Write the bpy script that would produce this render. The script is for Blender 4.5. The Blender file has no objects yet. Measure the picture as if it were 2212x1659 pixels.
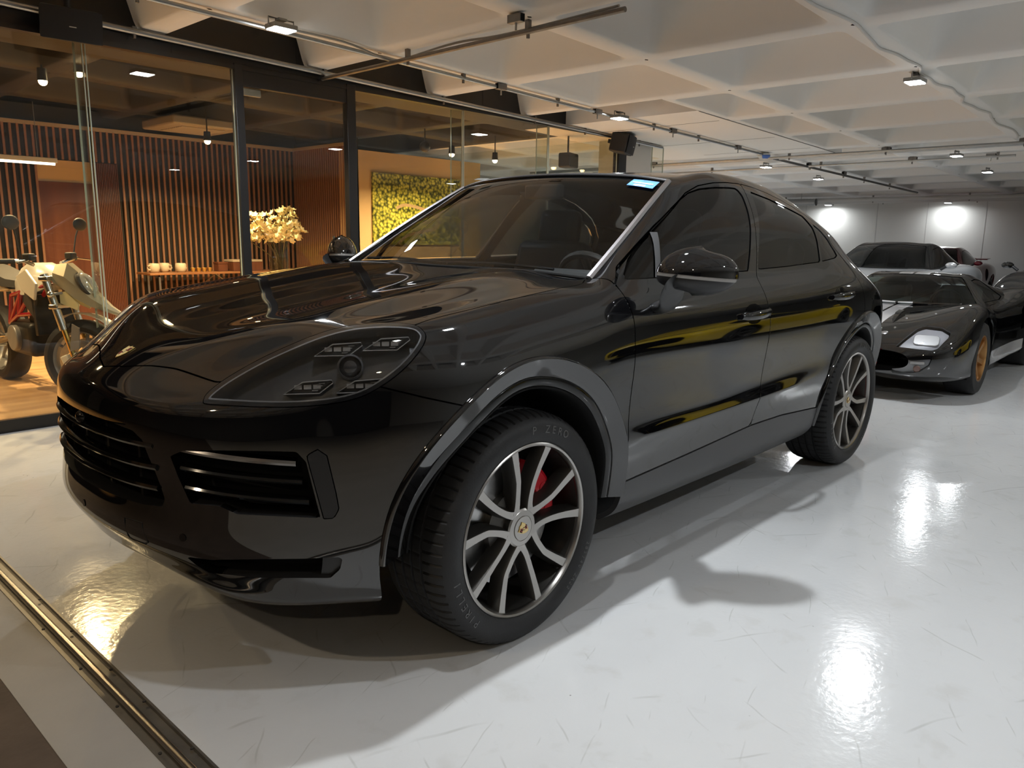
import bpy, bmesh, math, random
import numpy as np
from mathutils import Vector, Matrix, Euler

# ---------------------------------------------------------------- scene, camera, world, exposure
scene = bpy.context.scene
COL = scene.collection
random.seed(4)

CAM_POS = Vector((1.7623, 2.4745, 1.3218))
CAM_YAW, CAM_PITCH, CAM_ROLL, CAM_F = -2.40046, -0.187588, 0.014014, 1656.33
_f = Vector((math.cos(CAM_YAW) * math.cos(CAM_PITCH), math.sin(CAM_YAW) * math.cos(CAM_PITCH), math.sin(CAM_PITCH)))
_r = _f.cross(Vector((0, 0, 1))).normalized()
_u = _r.cross(_f)
_r, _u = _r * math.cos(CAM_ROLL) + _u * math.sin(CAM_ROLL), -_r * math.sin(CAM_ROLL) + _u * math.cos(CAM_ROLL)
cam_data = bpy.data.cameras.new('camera')
cam = bpy.data.objects.new('camera', cam_data)
COL.objects.link(cam)
cam.matrix_world = Matrix(((_r.x, _u.x, -_f.x, CAM_POS.x), (_r.y, _u.y, -_f.y, CAM_POS.y), (_r.z, _u.z, -_f.z, CAM_POS.z), (0, 0, 0, 1)))
cam_data.sensor_fit = 'HORIZONTAL'
cam_data.sensor_width = 36.0
cam_data.lens = CAM_F / 2212.0 * 36.0
cam_data.clip_start = 0.05
cam_data.clip_end = 100
scene.camera = cam

world = bpy.data.worlds.new('world')
scene.world = world
world.use_nodes = True
world.node_tree.nodes['Background'].inputs[0].default_value = (0.8, 0.82, 0.85, 1)
world.node_tree.nodes['Background'].inputs[1].default_value = 0.02

scene.view_settings.view_transform = 'Standard'
scene.view_settings.look = 'None'
scene.view_settings.gamma = 1.0
scene.view_settings.exposure = 0.0
scene.view_settings.use_curve_mapping = False
scene.cycles.use_denoising = True
scene.cycles.max_bounces = 10
scene.cycles.transparent_max_bounces = 16
scene.cycles.sample_clamp_indirect = 8.0

# ---------------------------------------------------------------- helpers: tagging and materials
def tag(o, label=None, cat=None, group=None, kind=None):
    if label: o['label'] = label
    if cat: o['category'] = cat
    if group: o['group'] = group
    if kind: o['kind'] = kind
    return o

def empty(name, loc=(0, 0, 0), rot=(0, 0, 0), parent=None):
    o = bpy.data.objects.new(name, None)
    o.empty_display_size = 0.1
    COL.objects.link(o)
    o.location = loc
    o.rotation_euler = rot
    if parent: o.parent = parent
    return o

def thing(name, label, cat, loc=(0, 0, 0), rot=(0, 0, 0), group=None):
    return tag(empty(name, loc, rot), label, cat, group)

def copy_tree(o, parent=None):
    c = o.copy()
    COL.objects.link(c)
    c.parent = parent
    for ch in list(o.children):
        copy_tree(ch, c)
    return c

MATS = {}
def mat(name, col=(0.5, 0.5, 0.5), rough=0.5, metal=0.0, coat=0.0, coat_rough=0.03, spec=0.5, emit=None, estr=0.0,
        noise=None, bump=None, sheen=0.0):
    """principled material; noise=(scale, amount, detail) varies colour, bump=(scale, strength)"""
    if name in MATS: return MATS[name]
    m = bpy.data.materials.new(name)
    m.use_nodes = True
    nt = m.node_tree
    b = nt.nodes['Principled BSDF']
    b.inputs['Base Color'].default_value = (*col, 1)
    b.inputs['Roughness'].default_value = rough
    b.inputs['Metallic'].default_value = metal
    b.inputs['Coat Weight'].default_value = coat
    b.inputs['Coat Roughness'].default_value = coat_rough
    b.inputs['Specular IOR Level'].default_value = spec
    b.inputs['Sheen Weight'].default_value = sheen
    if emit:
        b.inputs['Emission Color'].default_value = (*emit, 1)
        b.inputs['Emission Strength'].default_value = estr
    if noise or bump:
        tc = nt.nodes.new('ShaderNodeTexCoord')
    if noise:
        n = nt.nodes.new('ShaderNodeTexNoise')
        n.inputs['Scale'].default_value = noise[0]
        n.inputs['Detail'].default_value = noise[2] if len(noise) > 2 else 4
        nt.links.new(tc.outputs['Object'], n.inputs['Vector'])
        mx = nt.nodes.new('ShaderNodeMix'); mx.data_type = 'RGBA'
        a = noise[1]
        mx.inputs[6].default_value = (*[c * (1 - a) for c in col], 1)
        mx.inputs[7].default_value = (*[min(1, c * (1 + a)) for c in col], 1)
        nt.links.new(n.outputs['Fac'], mx.inputs[0])
        nt.links.new(mx.outputs[2], b.inputs['Base Color'])
    if bump:
        n2 = nt.nodes.new('ShaderNodeTexNoise')
        n2.inputs['Scale'].default_value = bump[0]
        n2.inputs['Detail'].default_value = 5
        nt.links.new(tc.outputs['Object'], n2.inputs['Vector'])
        bp = nt.nodes.new('ShaderNodeBump')
        bp.inputs['Strength'].default_value = bump[1]
        bp.inputs['Distance'].default_value = 0.01
        nt.links.new(n2.outputs['Fac'], bp.inputs['Height'])
        nt.links.new(bp.outputs['Normal'], b.inputs['Normal'])
    MATS[name] = m
    return m

def glass_mat(name, tint=(0.9, 0.93, 0.92), ior=1.5, rough=0.0, body=None, opacity=0.0):
    """thin sheet of glass: tinted see-through plus fresnel reflection (optionally a little diffuse body)"""
    if name in MATS: return MATS[name]
    m = bpy.data.materials.new(name)
    m.use_nodes = True
    nt = m.node_tree
    nt.nodes.clear()
    out = nt.nodes.new('ShaderNodeOutputMaterial')
    tr = nt.nodes.new('ShaderNodeBsdfTransparent'); tr.inputs[0].default_value = (*tint, 1)
    gl = nt.nodes.new('ShaderNodeBsdfGlossy'); gl.inputs['Roughness'].default_value = rough
    gl.inputs['Color'].default_value = (1, 1, 1, 1)
    # Schlick reflectance, the same from both sides of the sheet
    f0 = ((ior - 1) / (ior + 1)) ** 2
    ge = nt.nodes.new('ShaderNodeNewGeometry')
    dt = nt.nodes.new('ShaderNodeVectorMath'); dt.operation = 'DOT_PRODUCT'
    nt.links.new(ge.outputs['Normal'], dt.inputs[0]); nt.links.new(ge.outputs['Incoming'], dt.inputs[1])
    def mth(op, a, b=None):
        n = nt.nodes.new('ShaderNodeMath'); n.operation = op
        for i, v in enumerate((a, b)):
            if v is None: continue
            if isinstance(v, (int, float)): n.inputs[i].default_value = v
            else: nt.links.new(v, n.inputs[i])
        return n.outputs[0]
    cs = mth('ABSOLUTE', dt.outputs['Value'])
    pw = mth('POWER', mth('SUBTRACT', 1.0, cs), 5.0)
    fr = mth('ADD', mth('MULTIPLY', pw, 1 - f0), f0)
    mx = nt.nodes.new('ShaderNodeMixShader')
    nt.links.new(fr, mx.inputs[0])
    base = tr.outputs[0]
    if opacity > 0:
        df = nt.nodes.new('ShaderNodeBsdfDiffuse'); df.inputs[0].default_value = (*(body or (0.02, 0.02, 0.02)), 1)
        m2 = nt.nodes.new('ShaderNodeMixShader'); m2.inputs[0].default_value = opacity
        nt.links.new(tr.outputs[0], m2.inputs[1]); nt.links.new(df.outputs[0], m2.inputs[2])
        base = m2.outputs[0]
    nt.links.new(base, mx.inputs[1]); nt.links.new(gl.outputs[0], mx.inputs[2])
    nt.links.new(mx.outputs[0], out.inputs[0])
    MATS[name] = m
    return m

def emit_mat(name, col, strength):
    if name in MATS: return MATS[name]
    m = bpy.data.materials.new(name)
    m.use_nodes = True
    nt = m.node_tree
    nt.nodes.clear()
    out = nt.nodes.new('ShaderNodeOutputMaterial')
    e = nt.nodes.new('ShaderNodeEmission')
    e.inputs[0].default_value = (*col, 1); e.inputs[1].default_value = strength
    nt.links.new(e.outputs[0], out.inputs[0])
    MATS[name] = m
    return m

# ---------------------------------------------------------------- helpers: mesh building
class MB:
    def __init__(s):
        s.v = []; s.f = []
    def add(s, vs, fs):
        o = len(s.v)
        s.v += [tuple(p) for p in vs]
        s.f += [tuple(i + o for i in f) for f in fs]
        return s
    def box(s, c, d, rot=None):
        hx, hy, hz = d[0] / 2, d[1] / 2, d[2] / 2
        vs = [Vector((x, y, z)) for x in (-hx, hx) for y in (-hy, hy) for z in (-hz, hz)]
        if rot is not None:
            R = rot if isinstance(rot, Matrix) else Euler(rot).to_matrix()
            vs = [R @ p for p in vs]
        vs = [p + Vector(c) for p in vs]
        return s.add(vs, [(0, 1, 3, 2), (4, 6, 7, 5), (0, 4, 5, 1), (2, 3, 7, 6), (0, 2, 6, 4), (1, 5, 7, 3)])
    def box2(s, a, b):
        return s.box([(p + q) / 2 for p, q in zip(a, b)], [abs(q - p) for p, q in zip(a, b)])
    def tube(s, path, r, n=10, cap=True, closed=False):
        P = [Vector(p) for p in path]
        m = len(P)
        rs = r if isinstance(r, (list, tuple)) else [r] * m
        rings = []
        ref = None
        for i in range(m):
            if closed:
                t = P[(i + 1) % m] - P[i - 1]
            else:
                t = (P[min(i + 1, m - 1)] - P[max(i - 1, 0)])
            t.normalize()
            if ref is None:
                ref = Vector((0, 0, 1)) if abs(t.z) < 0.9 else Vector((1, 0, 0))
            a = t.cross(ref)
            if a.length < 1e-6: a = t.orthogonal()
            a.normalize(); b = t.cross(a).normalized()
            ref = -b if False else ref
            rings.append([P[i] + (a * math.cos(2 * math.pi * k / n) + b * math.sin(2 * math.pi * k / n)) * rs[i] for k in range(n)])
        vs = [p for rg in rings for p in rg]
        fs = []
        for i in range(m if closed else m - 1):
            j = (i + 1) % m
            for k in range(n):
                k2 = (k + 1) % n
                fs.append((i * n + k, i * n + k2, j * n + k2, j * n + k))
        if cap and not closed:
            fs.append(tuple(range(n))[::-1]); fs.append(tuple((m - 1) * n + k for k in range(n)))
        return s.add(vs, fs)
    def cyl(s, a, b, r, n=16, r2=None):
        return s.tube([a, b], [r, r if r2 is None else r2], n)
    def lathe(s, prof, n=48, axis='y', c=(0, 0, 0), closed=False, a0=0, a1=2 * math.pi):
        """prof = (radius, along-axis) pairs"""
        full = abs(a1 - a0 - 2 * math.pi) < 1e-6
        m = len(prof)
        vs = []
        cnt = n if full else n + 1
        for k in range(cnt):
            a = a0 + (a1 - a0) * k / n
            ca, sa = math.cos(a), math.sin(a)
            for r, h in prof:
                if axis == 'y': p = (c[0] + r * ca, c[1] + h, c[2] + r * sa)
                elif axis == 'x': p = (c[0] + h, c[1] + r * ca, c[2] + r * sa)
                else: p = (c[0] + r * ca, c[1] + r * sa, c[2] + h)
                vs.append(p)
        fs = []
        flip = axis == 'y'
        for k in range(n):
            k2 = (k + 1) % cnt
            for i in range(m if closed else m - 1):
                j = (i + 1) % m
                q = (k * m + i, k2 * m + i, k2 * m + j, k * m + j)
                fs.append(q if flip else q[::-1])
        return s.add(vs, fs)
    def prism(s, poly, h0, h1, axis='z', M=None):
        """polygon (2-D) extruded from h0 to h1; axis picks the plane, M places it"""
        n = len(poly)
        def p3(p, h):
            if axis == 'z': return Vector((p[0], p[1], h))
            if axis == 'y': return Vector((p[0], h, p[1]))
            return Vector((h, p[0], p[1]))
        vs = [p3(p, h0) for p in poly] + [p3(p, h1) for p in poly]
        if M is not None: vs = [M @ p for p in vs]
        fs = [tuple(range(n))[::-1], tuple(range(n, 2 * n))]
        fs += [(i, (i + 1) % n, n + (i + 1) % n, n + i) for i in range(n)]
        return s.add(vs, fs)
    def loft(s, rings, close_u=False, cap=False):
        """rings: list of equal-length point lists"""
        m = len(rings); n = len(rings[0])
        vs = [p for r in rings for p in r]
        fs = []
        for i in range(m - 1):
            for k in range(n if close_u else n - 1):
                k2 = (k + 1) % n
                fs.append((i * n + k, i * n + k2, (i + 1) * n + k2, (i + 1) * n + k))
        if cap:
            fs.append(tuple(range(n))[::-1]); fs.append(tuple((m - 1) * n + k for k in range(n)))
        return s.add(vs, fs)
    def ball(s, c, r, n=12, m=8, sc=(1, 1, 1)):
        vs = []
        for i in range(m + 1):
            t = math.pi * i / m
            for k in range(n):
                a = 2 * math.pi * k / n
                vs.append((c[0] + r * sc[0] * math.sin(t) * math.cos(a), c[1] + r * sc[1] * math.sin(t) * math.sin(a), c[2] + r * sc[2] * math.cos(t)))
        fs = []
        for i in range(m):
            for k in range(n):
                k2 = (k + 1) % n
                fs.append((i * n + k, (i + 1) * n + k, (i + 1) * n + k2, i * n + k2))
        return s.add(vs, fs)
    def mesh(s, name, smooth=35, fix=True):
        me = bpy.data.meshes.new(name)
        me.from_pydata([tuple(p) for p in s.v], [], s.f)
        if fix:
            bm = bmesh.new(); bm.from_mesh(me)
            bmesh.ops.remove_doubles(bm, verts=bm.verts, dist=1e-6)
            bmesh.ops.recalc_face_normals(bm, faces=bm.faces)
            bm.to_mesh(me); bm.free()
        if smooth:
            me.shade_smooth()
            me.set_sharp_from_angle(angle=math.radians(smooth))
        return me
    def build(s, name, m, parent=None, smooth=35, bevel=0, seg=2, fix=True, sub=0):
        me = s.mesh(name, smooth, fix)
        o = bpy.data.objects.new(name, me)
        COL.objects.link(o)
        me.materials.append(m)
        if parent: o.parent = parent
        if bevel:
            md = o.modifiers.new('bevel', 'BEVEL'); md.width = bevel; md.segments = seg; md.limit_method = 'ANGLE'; md.angle_limit = 0.6
        if sub:
            md = o.modifiers.new('subsurf', 'SUBSURF'); md.levels = sub; md.render_levels = sub
        return o

def mesh_obj(name, me, parent=None, loc=None, rot=None):
    o = bpy.data.objects.new(name, me)
    COL.objects.link(o)
    if parent: o.parent = parent
    if loc is not None: o.location = loc
    if rot is not None: o.rotation_euler = rot
    return o

def text_mesh(txt, size, depth=0.0):
    cu = bpy.data.curves.new('lettering', 'FONT')
    cu.body = txt; cu.size = size; cu.extrude = depth; cu.align_x = 'CENTER'; cu.align_y = 'CENTER'
    cu.resolution_u = 3
    o = bpy.data.objects.new('lettering', cu)
    COL.objects.link(o)
    dg = bpy.context.evaluated_depsgraph_get()
    me = bpy.data.meshes.new_from_object(o.evaluated_get(dg))
    bpy.data.objects.remove(o); bpy.data.curves.remove(cu)
    return me

def rrect(hx, hy, r, n=4):
    pts = []
    for cx, cy, a in ((hx - r, hy - r, 0), (-hx + r, hy - r, 90), (-hx + r, -hy + r, 180), (hx - r, -hy + r, 270)):
        for k in range(n + 1):
            t = math.radians(a + 90 * k / n)
            pts.append((cx + r * math.cos(t), cy + r * math.sin(t)))
    return pts

def smoothpath(pts, n=8):
    """Catmull-Rom through the points"""
    P = [Vector(p) for p in pts]
    out = []
    for i in range(len(P) - 1):
        a, b, c, d = P[max(i - 1, 0)], P[i], P[i + 1], P[min(i + 2, len(P) - 1)]
        for k in range(n):
            t = k / n
            out.append(0.5 * ((2 * b) + (c - a) * t + (2 * a - 5 * b + 4 * c - d) * t * t + (3 * b - a - 3 * c + d) * t ** 3))
    out.append(P[-1])
    return out
# ---------------------------------------------------------------- lamps of the place (positions; fixtures are built further down)
SLOPE = 0.0215
def cz(x):                       # height of the underside of the ceiling ribs
    return 2.735 + SLOPE * x

COOL = (0.93, 0.97, 1.0)
WARM = (1.0, 0.70, 0.36)

def area_light(name, loc, power, size, color, rot=(0, 0, 0), spread=180, parent=None):
    d = bpy.data.lights.new(name, 'AREA')
    d.shape = 'RECTANGLE'; d.size = size[0]; d.size_y = size[1]
    d.energy = power; d.color = color; d.spread = math.radians(spread)
    o = bpy.data.objects.new(name, d)
    COL.objects.link(o)
    o.location = loc; o.rotation_euler = rot
    if parent: o.parent = parent
    return o

# ---------------------------------------------------------------- materials of the room
def floor_material():
    m = bpy.data.materials.new('epoxy_floor'); m.use_nodes = True
    nt = m.node_tree; L = nt.links
    b = nt.nodes['Principled BSDF']
    tc = nt.nodes.new('ShaderNodeTexCoord')
    def noise(scale, detail=4, dist=0.0, rough=0.55):
        n = nt.nodes.new('ShaderNodeTexNoise'); n.inputs['Scale'].default_value = scale
        n.inputs['Detail'].default_value = detail; n.inputs['Distortion'].default_value = dist; n.inputs['Roughness'].default_value = rough
        L.new(tc.outputs['Object'], n.inputs['Vector']); return n
    def ramp(src, p0, p1, c0, c1):
        r = nt.nodes.new('ShaderNodeValToRGB'); r.color_ramp.elements[0].position = p0; r.color_ramp.elements[1].position = p1
        r.color_ramp.elements[0].color = (*c0, 1); r.color_ramp.elements[1].color = (*c1, 1)
        L.new(src, r.inputs[0]); return r
    def mixc(a, bsock, fac, mode='MIX'):
        x = nt.nodes.new('ShaderNodeMix'); x.data_type = 'RGBA'; x.blend_type = mode
        if isinstance(fac, float): x.inputs[0].default_value = fac
        else: L.new(fac, x.inputs[0])
        L.new(a, x.inputs[6])
        if isinstance(bsock, tuple): x.inputs[7].default_value = (*bsock, 1)
        else: L.new(bsock, x.inputs[7])
        return x.outputs[2]
    big = ramp(noise(0.9, 5).outputs['Fac'], 0.35, 0.7, (0.55, 0.56, 0.57), (0.61, 0.62, 0.625))
    smudge = ramp(noise(7.0, 6, 0.4).outputs['Fac'], 0.30, 0.42, (.5, .5, .5), (0, 0, 0))
    c = mixc(big.outputs[0], (0.50, 0.50, 0.49), smudge.outputs[0])
    # hair-line scratches: thin bands of two distorted waves
    for sc, rot, dist, th in ((2.6, 0.5, 5.0, 0.0008), (1.7, 2.1, 7.0, 0.0006), (3.9, 1.2, 4.0, 0.0010)):
        mp = nt.nodes.new('ShaderNodeMapping'); mp.inputs['Rotation'].default_value = (0, 0, rot)
        L.new(tc.outputs['Object'], mp.inputs[0])
        w = nt.nodes.new('ShaderNodeTexWave'); w.inputs['Scale'].default_value = sc * 0.6; w.inputs['Distortion'].default_value = dist
        w.inputs['Detail'].default_value = 3; w.inputs['Detail Scale'].default_value = 0.7
        L.new(mp.outputs[0], w.inputs[0])
        r = ramp(w.outputs['Fac'], 0.0, th, (1, 1, 1), (0, 0, 0))
        msk = ramp(noise(1.6 * sc, 2).outputs['Fac'], 0.54, 0.62, (0, 0, 0), (0.45, 0.45, 0.45))
        mm = nt.nodes.new('ShaderNodeMath'); mm.operation = 'MULTIPLY'
        L.new(r.outputs[0], mm.inputs[0]); L.new(msk.outputs[0], mm.inputs[1])
        c = mixc(c, (0.36, 0.36, 0.35), mm.outputs[0])
    # crumbs of dirt
    vo = nt.nodes.new('ShaderNodeTexVoronoi'); vo.inputs['Scale'].default_value = 9.0; vo.inputs['Randomness'].default_value = 1.0
    L.new(tc.outputs['Object'], vo.inputs['Vector'])
    dots = ramp(vo.outputs['Distance'], 0.018, 0.035, (1, 1, 1), (0, 0, 0))
    msk = ramp(noise(2.3, 2).outputs['Fac'], 0.5, 0.6, (0, 0, 0), (0.8, 0.8, 0.8))
    mm = nt.nodes.new('ShaderNodeMath'); mm.operation = 'MULTIPLY'
    L.new(dots.outputs[0], mm.inputs[0]); L.new(msk.outputs[0], mm.inputs[1])
    c = mixc(c, (0.10, 0.095, 0.09), mm.outputs[0])
    L.new(c, b.inputs['Base Color'])
    rg = ramp(noise(5.0, 5).outputs['Fac'], 0.3, 0.7, (0.10, 0.10, 0.10), (0.17, 0.17, 0.17))
    L.new(rg.outputs[0], b.inputs['Roughness'])
    b.inputs['Specular IOR Level'].default_value = 0.5
    bn = noise(38.0, 3, 0.0, 0.5)
    bu = nt.nodes.new('ShaderNodeBump'); bu.inputs['Strength'].default_value = 0.16; bu.inputs['Distance'].default_value = 0.004
    L.new(bn.outputs['Fac'], bu.inputs['Height']); L.new(bu.outputs[0], b.inputs['Normal'])
    MATS['epoxy_floor'] = m
    return m

M_FLOOR = floor_material()
M_CONC = mat('pale_concrete', (0.36, 0.345, 0.32), 0.75, noise=(3.0, 0.18, 8), bump=(60, 0.15))
M_BROWN = mat('brown_slab', (0.085, 0.062, 0.05), 0.8, noise=(5.0, 0.5, 8), bump=(30, 0.4))
M_CEIL = mat('painted_concrete', (0.80, 0.785, 0.755), 0.85, spec=0.2, noise=(1.2, 0.05, 6), bump=(25, 0.05))
M_SHOPCEIL = mat('dark_painted_concrete', (0.022, 0.02, 0.018), 0.6, noise=(2, 0.2), bump=(20, 0.1))
M_WALL = mat('wall_plaster', (0.68, 0.67, 0.635), 0.85, noise=(0.8, 0.06, 6), bump=(30, 0.06))
M_BLACK = mat('black_panel', (0.006, 0.006, 0.007), 0.35, noise=(3, 0.2))
M_BLACKMETAL = mat('black_frame', (0.01, 0.01, 0.011), 0.4)
M_STEEL = mat('galvanised_steel', (0.42, 0.42, 0.41), 0.38, 1.0, noise=(20, 0.15))
M_STEELDARK = mat('dull_steel', (0.22, 0.21, 0.2), 0.5, 0.9, noise=(14, 0.3))
M_SHOPGLASS = glass_mat('shop_glass', (0.90, 0.92, 0.90), 1.45)
M_GLASSEDGE = mat('glass_edge', (0.45, 0.5, 0.42), 0.15, spec=0.8)
M_TAN = mat('tan_wall', (0.58, 0.40, 0.20), 0.8, noise=(1.0, 0.04))
M_DARKWALL = mat('black_backing', (0.012, 0.011, 0.01), 0.7)

def wood_material(name, c0, c1, rough=0.4, scale=6.0, stretch=(1, 1, 0.08), coat=0.0):
    m = bpy.data.materials.new(name); m.use_nodes = True
    nt = m.node_tree; L = nt.links; b = nt.nodes['Principled BSDF']
    tc = nt.nodes.new('ShaderNodeTexCoord'); mp = nt.nodes.new('ShaderNodeMapping')
    mp.inputs['Scale'].default_value = stretch
    L.new(tc.outputs['Object'], mp.inputs[0])
    n = nt.nodes.new('ShaderNodeTexNoise'); n.inputs['Scale'].default_value = scale; n.inputs['Detail'].default_value = 7; n.inputs['Distortion'].default_value = 0.6
    L.new(mp.outputs[0], n.inputs['Vector'])
    r = nt.nodes.new('ShaderNodeValToRGB'); r.color_ramp.elements[0].position = 0.35; r.color_ramp.elements[1].position = 0.65
    r.color_ramp.elements[0].color = (*c0, 1); r.color_ramp.elements[1].color = (*c1, 1)
    L.new(n.outputs['Fac'], r.inputs[0]); L.new(r.outputs[0], b.inputs['Base Color'])
    b.inputs['Roughness'].default_value = rough; b.inputs['Coat Weight'].default_value = coat
    MATS[name] = m
    return m
M_SLAT = wood_material('slat_wood', (0.24, 0.115, 0.065), (0.36, 0.185, 0.11), 0.45, 14)
M_DOORWOOD = wood_material('door_wood', (0.10, 0.03, 0.015), (0.16, 0.055, 0.028), 0.35, 10)
M_WOODFLOOR = wood_material('wood_floor', (0.36, 0.20, 0.085), (0.52, 0.32, 0.15), 0.4, 7, (0.12, 1.0, 1.0))
M_TABLEWOOD = wood_material('table_wood', (0.26, 0.11, 0.045), (0.38, 0.18, 0.08), 0.35, 9, (0.12, 1, 1))

# ---------------------------------------------------------------- floor, threshold and walls
def struct(mb, name, m, parent=None, **k):
    o = mb.build(name, m, parent, **k)
    if parent is None: o['kind'] = 'structure'
    return o

XB, XF, YR, YS = -18.85, 7.2, 9.0, -3.35
struct(MB().box2((XB - 0.2, -10.5, -0.2), (0.985, YR, 0.0)), 'floor', M_FLOOR)
struct(MB().box2((1.075, -10.5, -0.2), (1.245, YR, -0.002)), 'floor_strip', M_CONC)
struct(MB().box2((1.245, -10.5, -0.2), (XF, 0.95, -0.004)), 'floor_ramp', M_BROWN)
struct(MB().box2((1.245, 0.95, -0.2), (XF, YR, -0.003)), 'floor_apron', M_CONC)
# steel gate track sunk in the floor
track = tag(empty('gate_track', (1.03, 0, 0)), 'steel sliding gate track sunk in the floor in front of the car', 'floor track')
MB().box2((-0.045, -3.3, -0.05), (0.045, YR, -0.010)).build('channel', M_STEELDARK, track)
mb = MB()
mb.box2((-0.045, -3.3, -0.05), (-0.038, YR, 0.001)); mb.box2((0.038, -3.3, -0.05), (0.045, YR, 0.001))
mb.build('channel_lip', M_STEELDARK, track)
mb = MB(); mb.tube([(0.006, -3.3, 0.002), (0.006, YR, 0.002)], 0.011, 12)
mb.build('rail', mat('bright_rail', (0.55, 0.51, 0.47), 0.32, 1.0), track)
M_GRIME = mat('grime', (0.025, 0.02, 0.017), 0.8)
for k, (x, y) in enumerate([(1.0, -0.55), (1.062, -0.30), (1.0, -0.22), (1.062, 0.05), (1.0, 0.12), (1.06, 0.33), (0.998, 0.36), (1.064, 0.62), (0.998, 0.66)]):
    MB().cyl((x - 1.03, y, -0.0005), (x - 1.03, y, 0.003), 0.005, 8).build('screw', M_GRIME, track)
struct(MB().box2((0.985, -10.5, -0.2), (1.075, YR, -0.05)), 'floor_trench', M_CONC)

wallb = struct(MB().box2((XB - 0.2, -10.5, 0), (XB, YR, 3.3)), 'wall_back', M_WALL)
for y in (-5.9, -4.1, -2.95, -1.72, -0.4, 1.6):
    MB().box2((XB - 0.01, y - 0.008, 0), (XB + 0.004, y + 0.008, 3.3)).build('joint', mat('joint_filler', (0.56, 0.55, 0.53), 0.8), wallb)
struct(MB().box2((XB, YR, 0), (XF, YR + 0.2, 3.3)), 'wall_right', M_WALL)
struct(MB().box2((XF, -10.5, 0), (XF + 0.2, YR + 0.2, 3.3)), 'wall_front', mat('dark_gate_wall', (0.08, 0.075, 0.07), 0.7))
struct(MB().box2((XB, -10.5, 0), (XF, -10.3, 3.3)), 'wall_left', M_WALL)

# ---------------------------------------------------------------- waffle ceiling: one object per coffer
ceiling = empty('ceiling', (0, 0, 2.735), (0, -math.atan(SLOPE), 0))
ceiling['kind'] = 'structure'
PX, PY = 1.34, 1.515
X0, Y0 = -2.1, 0.56                 # one rib crossing
def coffer_mesh(name, px, py, m, rx=0.085, ry=0.095, depth=0.40):
    hx, hy = px / 2, py / 2
    ox, oy = hx - rx, hy - ry
    mb = MB()
    n = 5
    outer = []
    R = rrect(ox, oy, 0.07, n)
    for (x, y) in R:                # outer rim follows the opening, pushed to the cell border
        s = min(hx / max(abs(x), 1e-6), hy / max(abs(y), 1e-6))
        outer.append((x * s, y * s, 0))
    rings = [outer, [(x, y, 0) for x, y in R]]
    for ins, z, r in ((0.012, 0.012, 0.075), (0.03, 0.05, 0.08), (0.085, 0.22, 0.10), (0.125, depth - 0.06, 0.11), (0.155, depth - 0.015, 0.11), (0.20, depth, 0.10)):
        rings.append([(x, y, z) for x, y in rrect(max(ox - ins, 0.12), max(oy - ins, 0.12), min(r, 0.11), n)])
    mb.loft(rings, close_u=True)
    k = len(rings[0])
    mb.f.append(tuple(range(len(mb.v) - k, len(mb.v))))
    # the four corner gaps of the rim
    me = mb.mesh(name, 60)
    me.materials.append(m)
    return me
def corner_fix(me, px, py):
    pass
ME_COF = coffer_mesh('coffer', PX, PY, M_CEIL)
ME_COFN = coffer_mesh('coffer_narrow', PX, 0.70, M_CEIL, 0.085, 0.06)
ME_COFD = coffer_mesh('coffer_dark', PX, PY, M_SHOPCEIL)
ncof = 0
for i in range(-12, 7):
    xc = X0 + PX * (i + 0.5)
    if xc < XB - 0.5 or xc > XF + 0.4: continue
    for j in range(-6, 5):
        yc = Y0 + PY * (j + 0.5)
        x_shop = xc > -6.3
        if yc > 7.0 or yc < -9.6: continue
        if xc < -8 and yc > 4.5: continue
        if xc < -11 and yc < -8.0: continue
        if j == -2 and -9.2 < xc < -5.4:
            mesh_obj('coffer', ME_COFN, ceiling, (xc, Y0 - PY - 0.35, 0)); ncof += 1
        elif j == -3 and -9.2 < xc < -5.4:
            continue
        elif j == -3:
            mesh_obj('coffer', ME_COF, ceiling, (xc, yc, 0))
        elif j < -3 and x_shop:
            mesh_obj('coffer', ME_COFD, ceiling, (xc, yc, 0))
        else:
            mesh_obj('coffer', ME_COF, ceiling, (xc, yc, 0))
MB().box2((XB - 0.3, -10.6, 0.42), (XF + 0.3, YR + 0.3, 0.6)).build('slab', M_CEIL, ceiling)
MB().box2((-9.47, -3.98, -0.004), (-5.46, Y0 - PY - 0.70, 0.3)).build('flat_slab', M_CEIL, ceiling)
mb = MB()                      # hair cracks / formwork lines on the flat slab
for x, y0, y1 in ((-6.1, -3.3, -1.75), (-7.5, -3.3, -1.75), (-8.6, -3.3, -1.75)):
    mb.box2((x - 0.004, y0, -0.006), (x + 0.004, y1, -0.002))
mb.box2((-9.4, Y0 - PY - 0.706, -0.007), (-5.5, Y0 - PY - 0.698, -0.001))
mb.build('formwork_line', mat('crack', (0.25, 0.24, 0.23), 0.9), ceiling)
MB().box2((-8.1, YR - 4.7, -0.002), (XF, YR + 0.1, 0.3)).build('flat_slab', M_CEIL, ceiling)

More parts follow.
